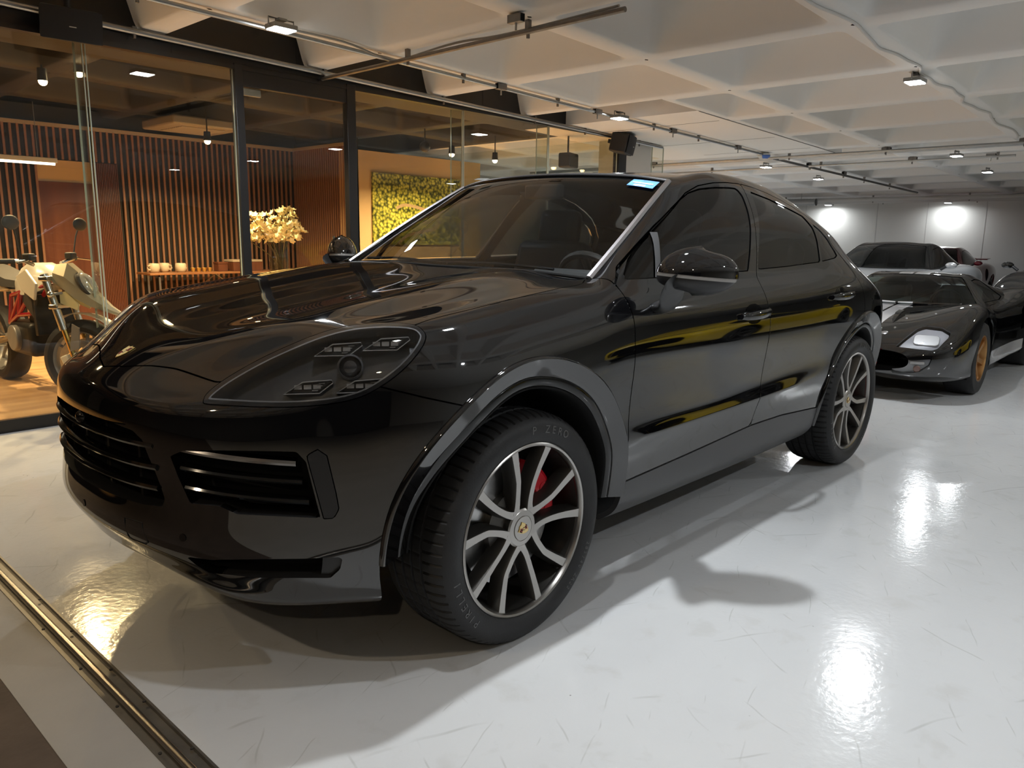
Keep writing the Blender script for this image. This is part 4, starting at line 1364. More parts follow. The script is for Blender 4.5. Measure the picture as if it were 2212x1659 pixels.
def handle(x0, x1, z, par, side):
    xm = (x0 + x1) / 2; y = side_y(xm, z)
    rings = []
    n = 14
    for k in range(n + 1):
        t = k / n; x = x0 + (x1 - x0) * t
        bulge = math.sin(math.pi * t) ** .5
        yy = side_y(x, z) + .006 + .030 * bulge
        hz = .012 + .008 * bulge
        rings.append([(x, (yy + .011 * math.cos(a)) * side, z + hz * math.sin(a) + .01 * t) for a in np.linspace(0, 2 * math.pi, 11)[:-1]])
    MB().loft(rings, close_u=True, cap=True).build('door_handle', M_PAINT, par)
    pts = []
    for k in range(20):
        a = 2 * math.pi * k / 20
        x = xm + .085 * math.cos(a); zz = z + .004 + .045 * math.sin(a)
        pts.append((x, (side_y(x, zz) + .0012) * side, zz))
    mb = MB(); c = (xm, (y + .0005) * side, z + .004); mb.add([c] + pts, [(0, i + 1, (i + 1) % 20 + 1) for i in range(20)])
    mb.build('handle_cup', M_GLOSS, par, fix=False)
for s, i in ((1, 0), (-1, 1)):
    handle(-1.335, -1.60, 1.008, FD[i], s); handle(-2.33, -2.60, 1.045, RD[i], s)
# divider post of the front quarter light
mb = MB()
rings = []
for z in np.linspace(1.192, 1.362, 8):
    xm = -.785 - (z - 1.19) * .62
    rings.append([(xm + d, side_y(xm + d, z) + .001 + (0.004 if abs(d) < .012 else 0), z) for d in (-.017, -.010, .010, .017)])
mb.loft(rings)
for o, d in zip(mirror_build(mb, 'window_post', mat('post_grey', (.045, .045, .047), .3), car, fix=False), FD): o.parent = d
# silver strips along the windscreen
def strip(side):
    pts = smoothpath([(-.520, .757, 1.190), (-.76, .727, 1.333), (-.985, .690, 1.463), (-1.205, .650, 1.583)], 8)
    rings = []
    for i, p in enumerate(pts):
        t = (pts[min(i + 1, len(pts) - 1)] - pts[max(i - 1, 0)]).normalized()
        nrm = Vector((.35, .55, .75)); nrm = (nrm - t * nrm.dot(t)).normalized(); b = t.cross(nrm)
        w = .0115
        rings.append([(q.x, q.y * side, q.z) for q in (p + b * w - nrm * .004, p + b * w + nrm * .004, p + nrm * .008, p - b * w + nrm * .004, p - b * w - nrm * .004)])
    MB().loft(rings, close_u=True, cap=True).build('windscreen_strip', M_SILVER, car)
strip(1); strip(-1)
pts = smoothpath([(-1.207, .645, 1.584), (-1.17, .48, 1.607), (-1.140, .24, 1.620), (-1.130, 0, 1.624), (-1.140, -.24, 1.620), (-1.17, -.48, 1.607), (-1.207, -.645, 1.584)], 6)
MB().tube(pts, .006, 8).build('header_strip', mat('strip_grey', (.16, .16, .165), .25, .6), car)
pts = smoothpath([(-.535, .735, 1.186), (-.492, .5, 1.200), (-.466, .25, 1.201), (-.46, 0, 1.199), (-.466, -.25, 1.201), (-.492, -.5, 1.200), (-.535, -.735, 1.186)], 6)
MB().tube(pts, .007, 8).build('cowl_seal', M_MATTE, car)
for y0, y1, xx in ((.58, -.06, -.525), (-.02, -.62, -.515)):
    pts = smoothpath([(xx, y0, 1.213), (xx + .012, (y0 + y1) / 2, 1.222), (xx - .02, y1, 1.213)], 8)
    MB().tube(pts, .006, 6).build('wiper', M_MATTE, car)
# front crest on the bonnet
def hood_pt(x):
    i = np.argmin((BODY.V[:, 0] - x) ** 2 + (BODY.V[:, 1]) ** 2 + np.where(BODY.V[:, 2] > .9, 0, 10))
    return Vector(BODY.V[i]), Vector(BODY.N[i])
p, nn = hood_pt(.868)
nn.y = 0; nn.normalize()
tt = Vector((0, 1, 0)); up = nn.cross(tt)
if up.x > 0: up = -up
Mc = Matrix((tt.cross(Vector((0,0,0))) if False else (nn.cross(up) * -1), nn, up)).transposed().to_4x4()
Mc.translation = Vector((p.x, 0, p.z)) + nn * .001
for nm, me in crest_meshes(.034):
    o = mesh_obj(nm, me, car); o.matrix_local = Mc
# stickers inside the windscreen
def ws_point(y, s):
    """s along the glass from cowl (0) to header (1)"""
    W_ = windscreen.V
    a = np.array([-.46 - .09 * (y / .7) ** 2, y, 1.20]); b = np.array([-1.125 - .08 * (y / .65) ** 2, y * .88, 1.617])
    q = a + (b - a) * s
    i = int(np.argmin(((W_ - q) ** 2).sum(1)))
    return Vector(W_[i]), Vector(windscreen.N[i])
def sticker(y0, y1, s0, s1, m, name, back=.006):
    mb = MB(); n = 4; rings = []
    for i in range(n + 1):
        ring = []
        for j in range(n + 1):
            y = y0 + (y1 - y0) * i / n; s = s0 + (s1 - s0) * j / n
            t = max(0, s)
            a = Vector((-.46 - .09 * (y / .7) ** 2, y, 1.20)); b = Vector((-1.125 - .08 * (y / .65) ** 2, y, 1.617 - .09 * (y / .65) ** 2 * .45))
            q = a.lerp(b, s)
            p, nn = ws_point(y, s)
            ring.append(q - nn * ((q - p).dot(nn) + back))
        rings.append(ring)
    mb.loft(rings); return mb.build(name, m, car, fix=False)
sticker(.512, .628, .872, .952, mat('sticker_blue', (.13, .32, .72), .5, noise=(30, .5)), 'windscreen_sticker', -.003)
sticker(.525, .615, .905, .920, mat('sticker_yellow', (.75, .72, .40), .5, noise=(120, .6)), 'sticker_print', -.004)
sticker(.540, .590, .877, .894, mat('sticker_white', (.8, .86, .88), .5), 'sticker_print', -.004)
sticker(-.46, -.36, .925, .965, mat('sticker_grey', (.35, .38, .38), .5), 'windscreen_tag', -.003)

# ---------------------------------------------------------------- cabin
mb = MB()
dash = [(-.50, 1.13), (-.62, 1.155), (-.80, 1.150), (-.92, 1.115), (-.98, 1.03), (-.96, .85), (-.50, .80)]
mb.prism(dash, -.74, .74, 'y'); mb.build('dashboard', mat('dash_grey', (.035, .037, .04), .55, noise=(80, .2)), car, bevel=.02)
mb = MB(); mb.prism([(-.78, 1.145), (-.84, 1.20), (-.94, 1.19), (-.98, 1.10)], .20, .56, 'y'); mb.build('instrument_hood', MATS['dash_grey'], car, bevel=.02)
sw = Vector((-1.06, .38, 1.10)); an = Vector((-.85, 0, .5)).normalized(); e1 = Vector((0, 1, 0)); e2 = an.cross(e1)
mb = MB(); mb.tube([sw + e1 * .185 * math.cos(t) + e2 * .185 * math.sin(t) for t in np.linspace(0, 2 * math.pi, 33)[:-1]], .017, 8, closed=True)
mb.build('steering_wheel', M_LEATHER, car)
mb = MB(); mb.ball(sw, .07, 14, 8, (.6, 1, 1)); mb.tube([sw - e1 * .17, sw + e1 * .17], .018, 8); mb.tube([sw, sw - e2 * .17], .018, 8); mb.tube([sw, sw - an * .2], .03, 8)
mb.build('steering_hub', M_LEATHER, car)
def seat(x, y):
    s = MB().box((x - .05, y, .70), (.52, .50, .16)).build('seat', M_LEATHER, car, bevel=.05, seg=3)
    MB().box((x - .36, y, 1.00), (.16, .50, .62), (0, math.radians(-16), 0)).build('seat_back', M_LEATHER, s, bevel=.06, seg=3)
    MB().box((x - .47, y, 1.375), (.11, .27, .21), (0, math.radians(-10), 0)).build('headrest', M_LEATHER, s, bevel=.045, seg=3)
for y in (.38, -.38): seat(-1.25, y)
MB().box((-2.30, 0, .78), (.50, 1.30, .16)).build('rear_bench', M_LEATHER, car, bevel=.05, seg=3)
MB().box((-2.62, 0, 1.06), (.16, 1.30, .55), (0, math.radians(-20), 0)).build('rear_bench_back', M_LEATHER, car, bevel=.05, seg=3)
MB().box2((-3.4, -.80, .44), (-.5, .80, .50)).build('cabin_floor', M_MATTE, car)
MB().box((-1.13, .0, 1.545), (.05, .22, .07)).build('rear_view_mirror', M_MATTE, car, bevel=.012)

# roof-edge spoiler
mb = MB(); rings = []
for y in np.linspace(-.50, .50, 21):
    k = 1 - (y / .50) ** 4
    zc = 1.0 * 0
    x0, x1 = -2.98, -3.30 + .05 * (y / .5) ** 2
    def rz_(x): return float(np.interp(x, [-3.45, -3.18, -2.85, -2.5], [1.295, 1.435, 1.555, 1.618])) - .10 * y * y
    rings.append([(x0, y, rz_(x0) - .004), (x0 - .1, y, rz_(x0 - .1) + .010), (x1 + .03, y, rz_(x1) + .055 * max(k, .25)), (x1, y, rz_(x1) + .052 * max(k, .25)), (x1 + .01, y, rz_(x1) + .030 * max(k, .2)), (x0 - .1, y, rz_(x0 - .1) - .02)])
MB().loft(rings, close_u=True, cap=True).build('roof_spoiler', M_GLOSS, car)
# ================================================================ the other cars
def grid_piece(rows, level=3, cap_front=True):
    """rows: list of equally long half-profiles [(x, y, z)]; last point of each lies on the centre line"""
    m, n = len(rows), len(rows[0])
    P = np.array([p for r in rows for p in r], float)
    F = []
    for i in range(m - 1):
        for k in range(n - 1):
            F.append(([i * n + k, i * n + k + 1, (i + 1) * n + k + 1, (i + 1) * n + k], 10 * 0 + 0))
    Q = P.copy()
    for _ in range(6):
        c, _q, _r = subdivide(Q, F, {}, 1)
        Q = Q + 0.8 * (P - c[:len(Q)]); Q[np.abs(P[:, 1]) < 1e-6, 1] = 0
    c, q, r = subdivide(Q, F, {}, level)
    t = np.vstack([q[:, [0, 1, 2]], q[:, [0, 2, 3]]])
    N = vnormals(c, t)
    cen = c.mean(axis=0); cen[2] -= .2
    if ((c - cen) * N).sum() < 0: t = t[:, ::-1]; N = -N
    keep = c[t][:, :, 1].min(axis=1) > -1e-5
    t = t[keep]
    return Piece(c, N, t, np.zeros(len(t), int)).compact()

def simple_wheel(par, x, y, left, R, rimR, w, rim_m, spokes=5, name='wheel'):
    prof = [(rimR, -.004), (rimR + .01, .008), ((R + rimR) / 2, .016), (R - .018, .004), (R - .003, -.02), (R, -.05), (R, -w + .05), (R - .004, -w + .02), (R - .03, -w), (rimR, -w + .01)]
    o = MB().lathe([(rimR + .002, -.006), (rimR + .002, .004), (rimR - .008, .004), (rimR - .012, -.01), (rimR - .02, -w * .8), (.05, -w * .8)], 40).build(name, rim_m, par)
    o.location = (x, y, R + .002); o.rotation_euler = (0, 0, 0 if left else math.pi)
    mb = MB(); mb.lathe(prof, 56)
    for yy in (-w * .35, -w * .5, -w * .65):
        pass
    mb.build('tyre', M_RUBBER, o)
    for k in range(spokes):
        a = 2 * math.pi * k / spokes + .3
        ux, uz = math.cos(a), math.sin(a); tx, tz = -uz, ux
        rings = []
        for r, hw, y0 in ((.03, .026, -.035), (rimR * .5, .02, -.028), (rimR - .006, .026, -.012)):
            rings.append([(ux * r + tx * hw * s, yy, uz * r + tz * hw * s) for s, yy in ((-1, y0), (1, y0), (1.1, y0 - .03), (-1.1, y0 - .03))])
        MB().loft(rings, close_u=True, cap=True).build('spoke', rim_m, o)
    MB().lathe([(0, -.02), (.035, -.022), (.04, -.06)], 20).build('hub', rim_m, o)
    MB().lathe([(.06, -w * .55), (rimR * .8, -w * .55)], 30).build('brake_disc', M_DISC, o)
    return o

def clip_arches(p, arcs):
    for cx, c_z, r in arcs:
        f = np.hypot(p.V[:, 0] - cx, p.V[:, 2] - c_z) - r
        p = p.clip(np.where(p.V[:, 1] > .3, f, 1.0))
    return p
def build_both(p, name, m, par, flange=.012, off=0.0):
    if off: p = p.offset(off)
    return p.build(name, m, par, flange), p.mirrored().build(name, m, par, flange)
def build_whole(p, name, m, par, flange=.012, off=0.0):
    if off: p = p.offset(off)
    return p.joined(p.mirrored()).build(name, m, par, flange)

def make_liner(par, x, cz_, r, yo, yi):
    for s in (1, -1):
        mb = MB(); mb.lathe([(r + .01, yo), (r, yi), (.02, yi)], 30, a0=math.radians(-25), a1=math.radians(205), c=(x, 0, cz_))
        mb.v = [(a, b * s, c) for a, b, c in mb.v]
        mb.build('wheel_well', M_MATTE, par)

def coupe(name, label, cat, loc, rz, paint, sx=1.0, sy=1.0, sz=1.0, roof_m=None, rim_m=None, belt=0.0, R=.335, group=None, spoiler=False, roofz=1.0, intake=False):
    t = thing(name, label, cat, loc, (0, 0, rz), group)
    Y = lambda a: [v * sy for v in a]
    T = [(.97, [0, .30, .55, .66, .62, .5, .25, 0], [.24, .24, .29, .40, .50, .555, .575, .58]),
         (.86, [.3, .6, .80, .85, .80, .64, .3, 0], [.18, .19, .28, .43, .57, .635, .645, .65]),
         (.55, [.3, .80, .90, .935, .90, .73, .36, 0], [.16, .18, .3, .50, .68, .755, .745, .74]),
         (.0, [.3, .84, .93, .955, .925, .77, .4, 0], [.16, .18, .32, .57, .78, .87, .845, .835]),
         (-.5, [.3, .84, .925, .945, .925, .80, .42, 0], [.16, .18, .32, .56, .79, .895, .905, .905]),
         (-1.1, [.3, .84, .92, .945, .92, .82, .42, 0], [.16, .18, .32, .56, .79, .905, .91, .91]),
         (-1.7, [.3, .84, .93, .955, .93, .82, .42, 0], [.16, .18, .32, .57, .80, .92, .92, .92]),
         (-2.2, [.3, .84, .95, .98, .96, .82, .42, 0], [.16, .18, .34, .60, .84, .945, .94, .94]),
         (-2.6, [.3, .84, .95, .985, .965, .80, .42, 0], [.18, .20, .36, .62, .85, .945, .94, .94]),
         (-3.1, [.3, .80, .90, .94, .92, .76, .4, 0], [.24, .26, .40, .62, .82, .905, .91, .91]),
         (-3.42, [.3, .70, .80, .84, .82, .68, .36, 0], [.36, .38, .48, .62, .76, .83, .845, .85]),
         (-3.5, [.2, .5, .62, .66, .62, .5, .3, 0], [.44, .46, .52, .62, .70, .745, .755, .76])]
    rows = [[(x * sx, y * sy, (z + (belt if z > .5 else 0)) * sz) for y, z in zip(ys, zs)] for x, ys, zs in T]
    b = grid_piece(rows)
    wb = -2.58 * sx
    b = clip_arches(b, [(0, R * 1.0, R + .045), (wb, R * 1.0, R + .05)])
    # head lamps
    hl = [(.56 * sx, (.63 + belt) * sz), (.60 * sx, (.70 + belt) * sz), (.40 * sx, (.80 + belt) * sz), (.33 * sx, (.78 + belt) * sz)]
    f = np.where((b.V[:, 1] > .45), sdpoly(b.V[:, [0, 2]], [(.86 * sx, (.52 + belt) * sz), (.80 * sx, (.60 + belt) * sz), (.45 * sx, (.76 + belt) * sz), (.36 * sx, (.74 + belt) * sz), (.55 * sx, (.62 + belt) * sz)]), -1.0)
    lamp_, b = split(b, f, .004)
    f = np.where(b.V[:, 0] > .7 * sx, sdpoly(b.V[:, 1:3], [(-1, (.44) * sz), (.45 * sy, .43 * sz), (.40 * sy, .26 * sz), (-1, .26 * sz)]), -1.0)
    gr_, b = split(b, f, 0.0)
    build_whole(b, 'body', paint, t)
    build_whole(gr_, 'grille', M_MATTE, t, 0, -.03)
    build_both(lamp_, 'headlight', M_LENSG, t, 0)
    build_both(lamp_, 'lamp_bowl', mat('lamp_bowl_grey', (.25, .25, .26), .25, .4), t, 0, -.03)
    h = roofz
    def zz(v): return (v - .905) * h * sz + (.905 + belt) * sz
    G = [[(-.64, .80, .890), (-.62, .745, .905), (-.55, .55, .912), (-.48, .28, .912), (-.46, 0, .912)],
         [(-.88, .80, .905), (-.93, .665, 1.045), (-.86, .50, 1.085), (-.80, .25, 1.10), (-.78, 0, 1.105)],
         [(-1.25, .80, .91), (-1.27, .585, 1.195), (-1.22, .46, 1.235), (-1.18, .24, 1.252), (-1.165, 0, 1.256)],
         [(-1.65, .805, .915), (-1.65, .57, 1.225), (-1.62, .44, 1.268), (-1.60, .22, 1.283), (-1.60, 0, 1.288)],
         [(-2.10, .80, .93), (-2.10, .565, 1.165), (-2.08, .44, 1.215), (-2.06, .22, 1.235), (-2.05, 0, 1.24)],
         [(-2.55, .74, .94), (-2.55, .54, 1.04), (-2.53, .42, 1.085), (-2.52, .2, 1.10), (-2.52, 0, 1.105)],
         [(-3.0, .62, .905), (-3.0, .5, .915), (-3.0, .4, .93), (-3.0, .2, .935), (-3.0, 0, .935)]]
    rows = [[(x * sx, y * sy, zz(z)) for x, y, z in r] for r in G]
    g = grid_piece(rows)
    side = np.where((g.N[:, 1] > .35) & (g.V[:, 1] > .35), sdpoly(g.V[:, [0, 2]], [(-.80 * sx, zz(.93)), (-1.0 * sx, zz(1.06)), (-1.32 * sx, zz(1.185)), (-1.65 * sx, zz(1.215)), (-2.05 * sx, zz(1.155)), (-2.42 * sx, zz(1.03)), (-2.40 * sx, zz(.98)), (-2.2 * sx, zz(.955))]), -1.0)
    sg, g = split(g, side, .006)
    ws = np.where(g.N[:, 0] > .15, sdpoly(g.V[:, :2], [(-.48 * sx, -1), (-.48 * sx, 0), (-.50 * sx, .28 * sy), (-.575 * sx, .54 * sy), (-.65 * sx, .70 * sy), (-.95 * sx, .60 * sy), (-1.235 * sx, .52 * sy), (-1.18 * sx, .24 * sy), (-1.165 * sx, 0), (-1.165 * sx, -1)]), -1.0)
    wsg, g = split(g, ws, .006)
    build_whole(g, 'roof', roof_m or paint, t)
    build_whole(wsg, 'windscreen', glass_mat('car_glass', (.16, .18, .18), 1.5), t, 0, -.004)
    build_both(sg, 'side_window', MATS['car_glass'], t, 0, -.004)
    # cabin
    MB().box2((-2.3 * sx, -.62 * sy, .35 * sz), (-.6 * sx, .62 * sy, (.86 + belt) * sz)).build('cabin', M_MATTE, t, bevel=.05)
    for s in (.36, -.36):
        MB().box((-1.55 * sx, s * sy, (.96 + belt) * sz), (.13, .42, .40), (0, -.3, 0)).build('seat', mat('seat_grey', (.05, .05, .05), .6), t, bevel=.05)
    mb = MB(); mb.tube([(-1.0 * sx + .10 * math.sin(a) * .5, .36 * sy + .17 * math.cos(a), (.90 + belt) * sz + .17 * math.sin(a)) for a in np.linspace(0, 6.283, 25)[:-1]], .014, 6, closed=True)
    mb.build('steering_wheel', M_LEATHER, t)
    for s in (1, -1):
        mb = MB(); mb.ball((0, 0, 0), 1, 16, 10, (.05, .08, .048))
        mb.v = [(a - .82 * sx, b + s * (.985 * sy + .03), c + (.965 + belt) * sz) for a, b, c in mb.v]
        o = mb.build('mirror', paint, t)
        MB().tube([(-.80 * sx, s * .88 * sy, (.90 + belt) * sz), (-.81 * sx, s * (.95 * sy), (.95 + belt) * sz)], .02, 8).build('mirror_arm', M_SATIN, t)
        if intake:
            mb = MB(); mb.ball((-2.05 * sx, s * .945 * sy, (.70 + belt) * sz), 1, 14, 10, (.07, .05, .14)); mb.build('side_intake', M_MATTE, t)
    if spoiler:
        mb = MB(); mb.box((-3.25 * sx, 0, (1.02 + belt) * sz), (.30, 1.5 * sy, .025), (0, .06, 0)); mb.build('spoiler', paint, t, bevel=.01)
        for s in (.5, -.5): MB().box((-3.22 * sx, s * sy, (.95 + belt) * sz), (.12, .03, .16)).build('spoiler_post', paint, t)
    for x in (0, wb):
        make_liner(t, x, R, R + .045, .90 * sy, .55 * sy)
        for s in (1, -1):
            simple_wheel(t, x, s * .935 * sy, s > 0, R, R * .72, .24, rim_m or M_RIMDARK)
    MB().box2((wb - .5, -.55 * sy, .17), (.5, .55 * sy, .30)).build('underbody', M_MATTE, t)
    return t
M_SILVERP = mat('silver_paint', (.46, .47, .48), .3, .35, 1.0)
M_REDP = mat('dark_red_paint', (.16, .012, .02), .25, .2, 1.0)
M_YELLOW = mat('yellow_paint', (.80, .55, .02), .25, 0, 1.0)
coupe('silver_coupe', 'silver sports coupe with a dark roof behind the striped race car', 'car', (-10.42, -1.55, 0), math.radians(-1), M_SILVERP, 1, .98, 1.05, M_GLOSS)
coupe('red_coupe', 'dark red coupe with a rear wing against the back wall', 'car', (-15.0, -2.12, 0), math.radians(0), M_REDP, .93, .98, 1.0, None, None, 0, .335, None, True, 1.0, True)
coupe('black_coupe', 'black sports car at the right edge behind the striped race car', 'car', (-10.4, 1.18, 0), math.radians(-1), M_PAINT, 1, 1, 1.06, None, None, .02, .345)
coupe('dark_suv', 'dark SUV with a raised door mirror at the far right', 'car', (-15.35, .95, 0), math.radians(0), mat('charcoal_paint', (.02, .02, .022), .2, .2, 1.0), .93, 1.0, 1.12, None, None, .16, .37, None, False, 1.25)
coupe('yellow_coupe', 'bright yellow sports car seen only as a reflection in the black doors', 'car', (-9.4, 4.7, 0), math.radians(180), M_YELLOW, 1, 1, .96)

# ---------------------------------------------------------------- the low striped race car
M_GOLDRIM = mat('gold_wheel', (.50, .29, .12), .36, 1.0)
M_STRIPE = mat('white_stripe', (.62, .62, .64), .2, coat=1.0)
def race_car(loc, rz):
    t = thing('race_car', 'low black vintage race car with white centre stripes and gold wheels', 'car', loc, (0, 0, rz))
    T = [(.88, [0, .22, .42, .50, .47, .36, .20, 0], [.25, .25, .27, .33, .40, .43, .445, .45]),
         (.78, [.3, .56, .70, .745, .72, .58, .30, 0], [.18, .19, .25, .36, .475, .525, .53, .525]),
         (.55, [.3, .74, .83, .865, .835, .70, .34, 0], [.16, .17, .26, .42, .585, .655, .62, .60]),
         (.28, [.3, .80, .87, .89, .86, .72, .36, 0], [.16, .17, .28, .48, .675, .755, .685, .655]),
         (0, [.3, .80, .88, .90, .87, .72, .36, 0], [.16, .17, .30, .52, .72, .80, .725, .69]),
         (-.3, [.3, .80, .87, .885, .86, .71, .36, 0], [.16, .17, .30, .52, .70, .785, .745, .722]),
         (-.6, [.3, .78, .85, .865, .84, .73, .40, 0], [.16, .17, .30, .50, .665, .745, .752, .742]),
         (-1.1, [.3, .78, .845, .86, .835, .74, .40, 0], [.16, .17, .30, .50, .665, .745, .755, .755]),
         (-1.6, [.3, .78, .85, .875, .85, .75, .40, 0], [.16, .17, .30, .52, .69, .775, .78, .78]),
         (-2.0, [.3, .80, .88, .905, .88, .75, .40, 0], [.16, .18, .32, .55, .745, .84, .81, .80]),
         (-2.41, [.3, .80, .885, .91, .885, .74, .40, 0], [.18, .20, .34, .57, .775, .865, .83, .82]),
         (-2.9, [.3, .78, .86, .885, .855, .72, .40, 0], [.22, .25, .38, .58, .755, .83, .825, .82]),
         (-3.2, [.3, .70, .80, .82, .80, .68, .38, 0], [.34, .36, .45, .60, .72, .775, .785, .79]),
         (-3.26, [.2, .55, .66, .70, .68, .58, .30, 0], [.42, .43, .48, .60, .69, .735, .745, .75])]
    b = grid_piece([[(x, y, z) for y, z in zip(ys, zs)] for x, ys, zs in T], 4)
    b = clip_arches(b, [(0, .33, .365), (-2.41, .34, .385)])
    def fr(poly, ymin=.12): return lambda p: np.where((p.V[:, 0] > .1) & (p.V[:, 1] > ymin), sdpoly(p.V[:, 1:3], poly), -1.0)
    hl, b = split(b, fr([(.385, .468), (.475, .612), (.52, .637), (.66, .632), (.735, .602), (.742, .57), (.69, .475), (.655, .458)])(b), .004)
    fog, b = split(b, fr([(.375, .245), (.370, .325), (.39, .355), (.57, .372), (.665, .385), (.65, .33), (.59, .275), (.46, .240)])(b), .004)
    f = np.where((b.V[:, 0] > .5), sdpoly(b.V[:, 1:3], [(-.4, .275), (-.4, .375), (.25, .375), (.305, .352), (.312, .31), (.28, .280)]), -1.0)
    nose, b = split(b, f, 0.0)
    vent = np.where((b.N[:, 2] > .3), sdpoly(b.V[:, :2], [(.15, .27), (.15, .37), (.05, .40), (.07, .27)]), -1.0)
    vt, b = split(b, vent, 0.0)
    vent2 = np.where((b.N[:, 1] > .3) & (b.V[:, 2] > .35), sdpoly(b.V[:, [0, 2]], [(-1.72, .46), (-1.70, .66), (-1.80, .71), (-1.92, .68), (-1.97, .56), (-1.90, .46)]), -1.0)
    sc, b = split(b, vent2, 0.0)
    stripe_f = lambda p: np.minimum(p.V[:, 1] - .012, .145 - p.V[:, 1])
    top = np.where((b.N[:, 2] > .25) | (b.N[:, 0] > .3), 1.0, -1.0)
    st, b = split(b, np.where((top > 0) & (b.V[:, 2] > .38), stripe_f(b), -1.0), 0.0)
    low, b = split(b, np.where((b.V[:, 1] > .6), sdpoly(b.V[:, [0, 2]], [(-.42, .20), (-.42, .345), (-1.95, .345), (-1.95, .20)]), -1.0), 0.0)
    build_whole(b, 'body', M_PAINT, t)
    build_both(st, 'stripe', M_STRIPE, t, 0)
    build_both(low, 'sill_stripe', M_STRIPE, t, 0)
    for p, nm, d in ((nose, 'nose_intake', .12), (vt, 'bonnet_vent', .05), (sc, 'side_intake', .10)):
        (build_whole if nm == 'nose_intake' else build_both)(p, nm, M_MATTE, t, 0, -d)
    L = build_both(hl, 'headlight', M_LENSG, t, 0, .002); bowl = build_both(hl, 'lamp_bowl', mat('race_lamp_bowl', (.33, .33, .36), .4), t, 0, -.035)
    Fg = build_both(fog, 'fog_lamp', M_LENSG, t, 0, .002); build_both(fog, 'fog_bowl', mat('fog_bowl', (.26, .26, .27), .4), t, 0, -.025)
    def on_piece(pc, shape, h0, h1, nm, m, du=0, dv=0):
        c = Vector(pc.V.mean(axis=0)); nn = Vector(pc.N.mean(axis=0)).normalized()
        e1 = Vector((0, 0, 1)).cross(nn).normalized(); e2 = nn.cross(e1)
        for s in (1, -1):
            mb = MB(); mb.prism(shape, h0, h1, 'z')
            mb.v = [tuple(c + e1 * (a + du) + e2 * (bb + dv) + nn * d) for a, bb, d in mb.v]; mb.v = [(a, bb * s, d) for a, bb, d in mb.v]
            mb.build(nm, m, t, bevel=.006)
    on_piece(hl, rrect(.098, .060, .035, 5), -.03, -.012, 'lamp_glass', mat('lamp_glass_grey', (.62, .62, .63), .15, .5), .015, .008)
    on_piece(fog, rrect(.055, .014, .005, 3), -.022, -.006, 'fog_reflector', M_LEDCH, .03, .035)
    on_piece(fog, [(.028 * math.cos(k * math.pi / 10), .028 * math.sin(k * math.pi / 10)) for k in range(20)], -.022, .0, 'amber_lamp', mat('amber_lamp', (.20, .10, .075), .3), .03, -.015)
    def on_top(x, y):
        i = int(np.argmin((b.V[:, 0] - x) ** 2 + (b.V[:, 1] - y) ** 2 + np.where(b.N[:, 2] > .2, 0, 10)))
        return Vector(b.V[i]), Vector(b.N[i])
    def stud(x, y, r, h, nm, m, s):
        p, nn = on_top(x, y)
        R3 = nn.to_track_quat('Z', 'Y').to_matrix()
        mb = MB(); mb.lathe([(0, h), (r * .8, h), (r, h * .3), (r, -.006)], 16, 'z')
        mb.v = [tuple(p + R3 @ Vector(q)) for q in mb.v]; mb.v = [(a, c_ * s, d) for a, c_, d in mb.v]
        mb.build(nm, m, t)
    stud(.70, .24, .030, .005, 'badge', M_SILVER, 1)
    for x, y in ((.62, .19), (.60, .30), (.34, .30), (-.36, .58), (.30, .52)):
        for s in (1, -1): stud(x, y, .010, .006, 'pin', M_SILVER, s)
    MB().prism([(-.02, .06), (.045, .05), (.06, -.03), (.035, -.12), (.0, -.08), (-.02, -.09)], -.004, .004, 'x', Matrix.Translation((.80, .17, .335))).build('tow_flag', mat('red_flag', (.75, .02, .015), .6), t)
    for y in (.13, -.13): MB().box((.76, y, .325), (.05, .014, .10)).build('nose_divider', M_PAINT, t)
    for s in (1, -1):
        rings = []
        for x, y, w, h in ((.46, .235, .004, .002), (.36, .225, .022, .018), (.22, .205, .034, .030), (.10, .19, .034, .034)):
            p, nn = on_top(x, y)
            rings.append([(p.x, (p.y + d) * s, p.z + hh) for d, hh in ((-w, -.004), (-w * .7, h), (w * .7, h), (w, -.004))])
        MB().loft(rings, cap=True).build('bonnet_duct', M_PAINT, t)
    G = [[(-.63, .745, .735), (-.60, .70, .742), (-.53, .55, .752), (-.44, .28, .752), (-.415, 0, .750)],
         [(-.80, .725, .742), (-.82, .585, .862), (-.745, .45, .893), (-.685, .24, .905), (-.665, 0, .908)],
         [(-1.05, .725, .748), (-1.03, .475, .982), (-.97, .37, 1.008), (-.935, .2, 1.02), (-.925, 0, 1.024)],
         [(-1.32, .725, .752), (-1.30, .455, .992), (-1.27, .35, 1.022), (-1.25, .2, 1.032), (-1.25, 0, 1.036)],
         [(-1.65, .725, .77), (-1.63, .44, .972), (-1.61, .34, 1.002), (-1.60, .18, 1.015), (-1.60, 0, 1.018)],
         [(-2.1, .66, .81), (-2.1, .42, .905), (-2.1, .32, .93), (-2.1, .16, .942), (-2.1, 0, .945)],
         [(-2.7, .50, .825), (-2.7, .38, .828), (-2.7, .28, .832), (-2.7, .14, .835), (-2.7, 0, .835)]]
    g = grid_piece(G, 4)
    sd = np.where((g.N[:, 1] > .3) & (g.V[:, 1] > .35), sdpoly(g.V[:, [0, 2]], [(-.78, .775), (-.90, .86), (-1.08, .965), (-1.30, .972), (-1.58, .955), (-1.60, .80), (-1.4, .775)]), -1.0)
    sg, g = split(g, sd, .006)
    ws = np.where(g.N[:, 0] > .15, sdpoly(g.V[:, :2], [(-.43, -1), (-.43, 0), (-.455, .28), (-.545, .54), (-.615, .665), (-.80, .555), (-.965, .44), (-.94, .34), (-.915, .18), (-.90, 0), (-.90, -1)]), -1.0)
    wsg, g = split(g, ws, .006)
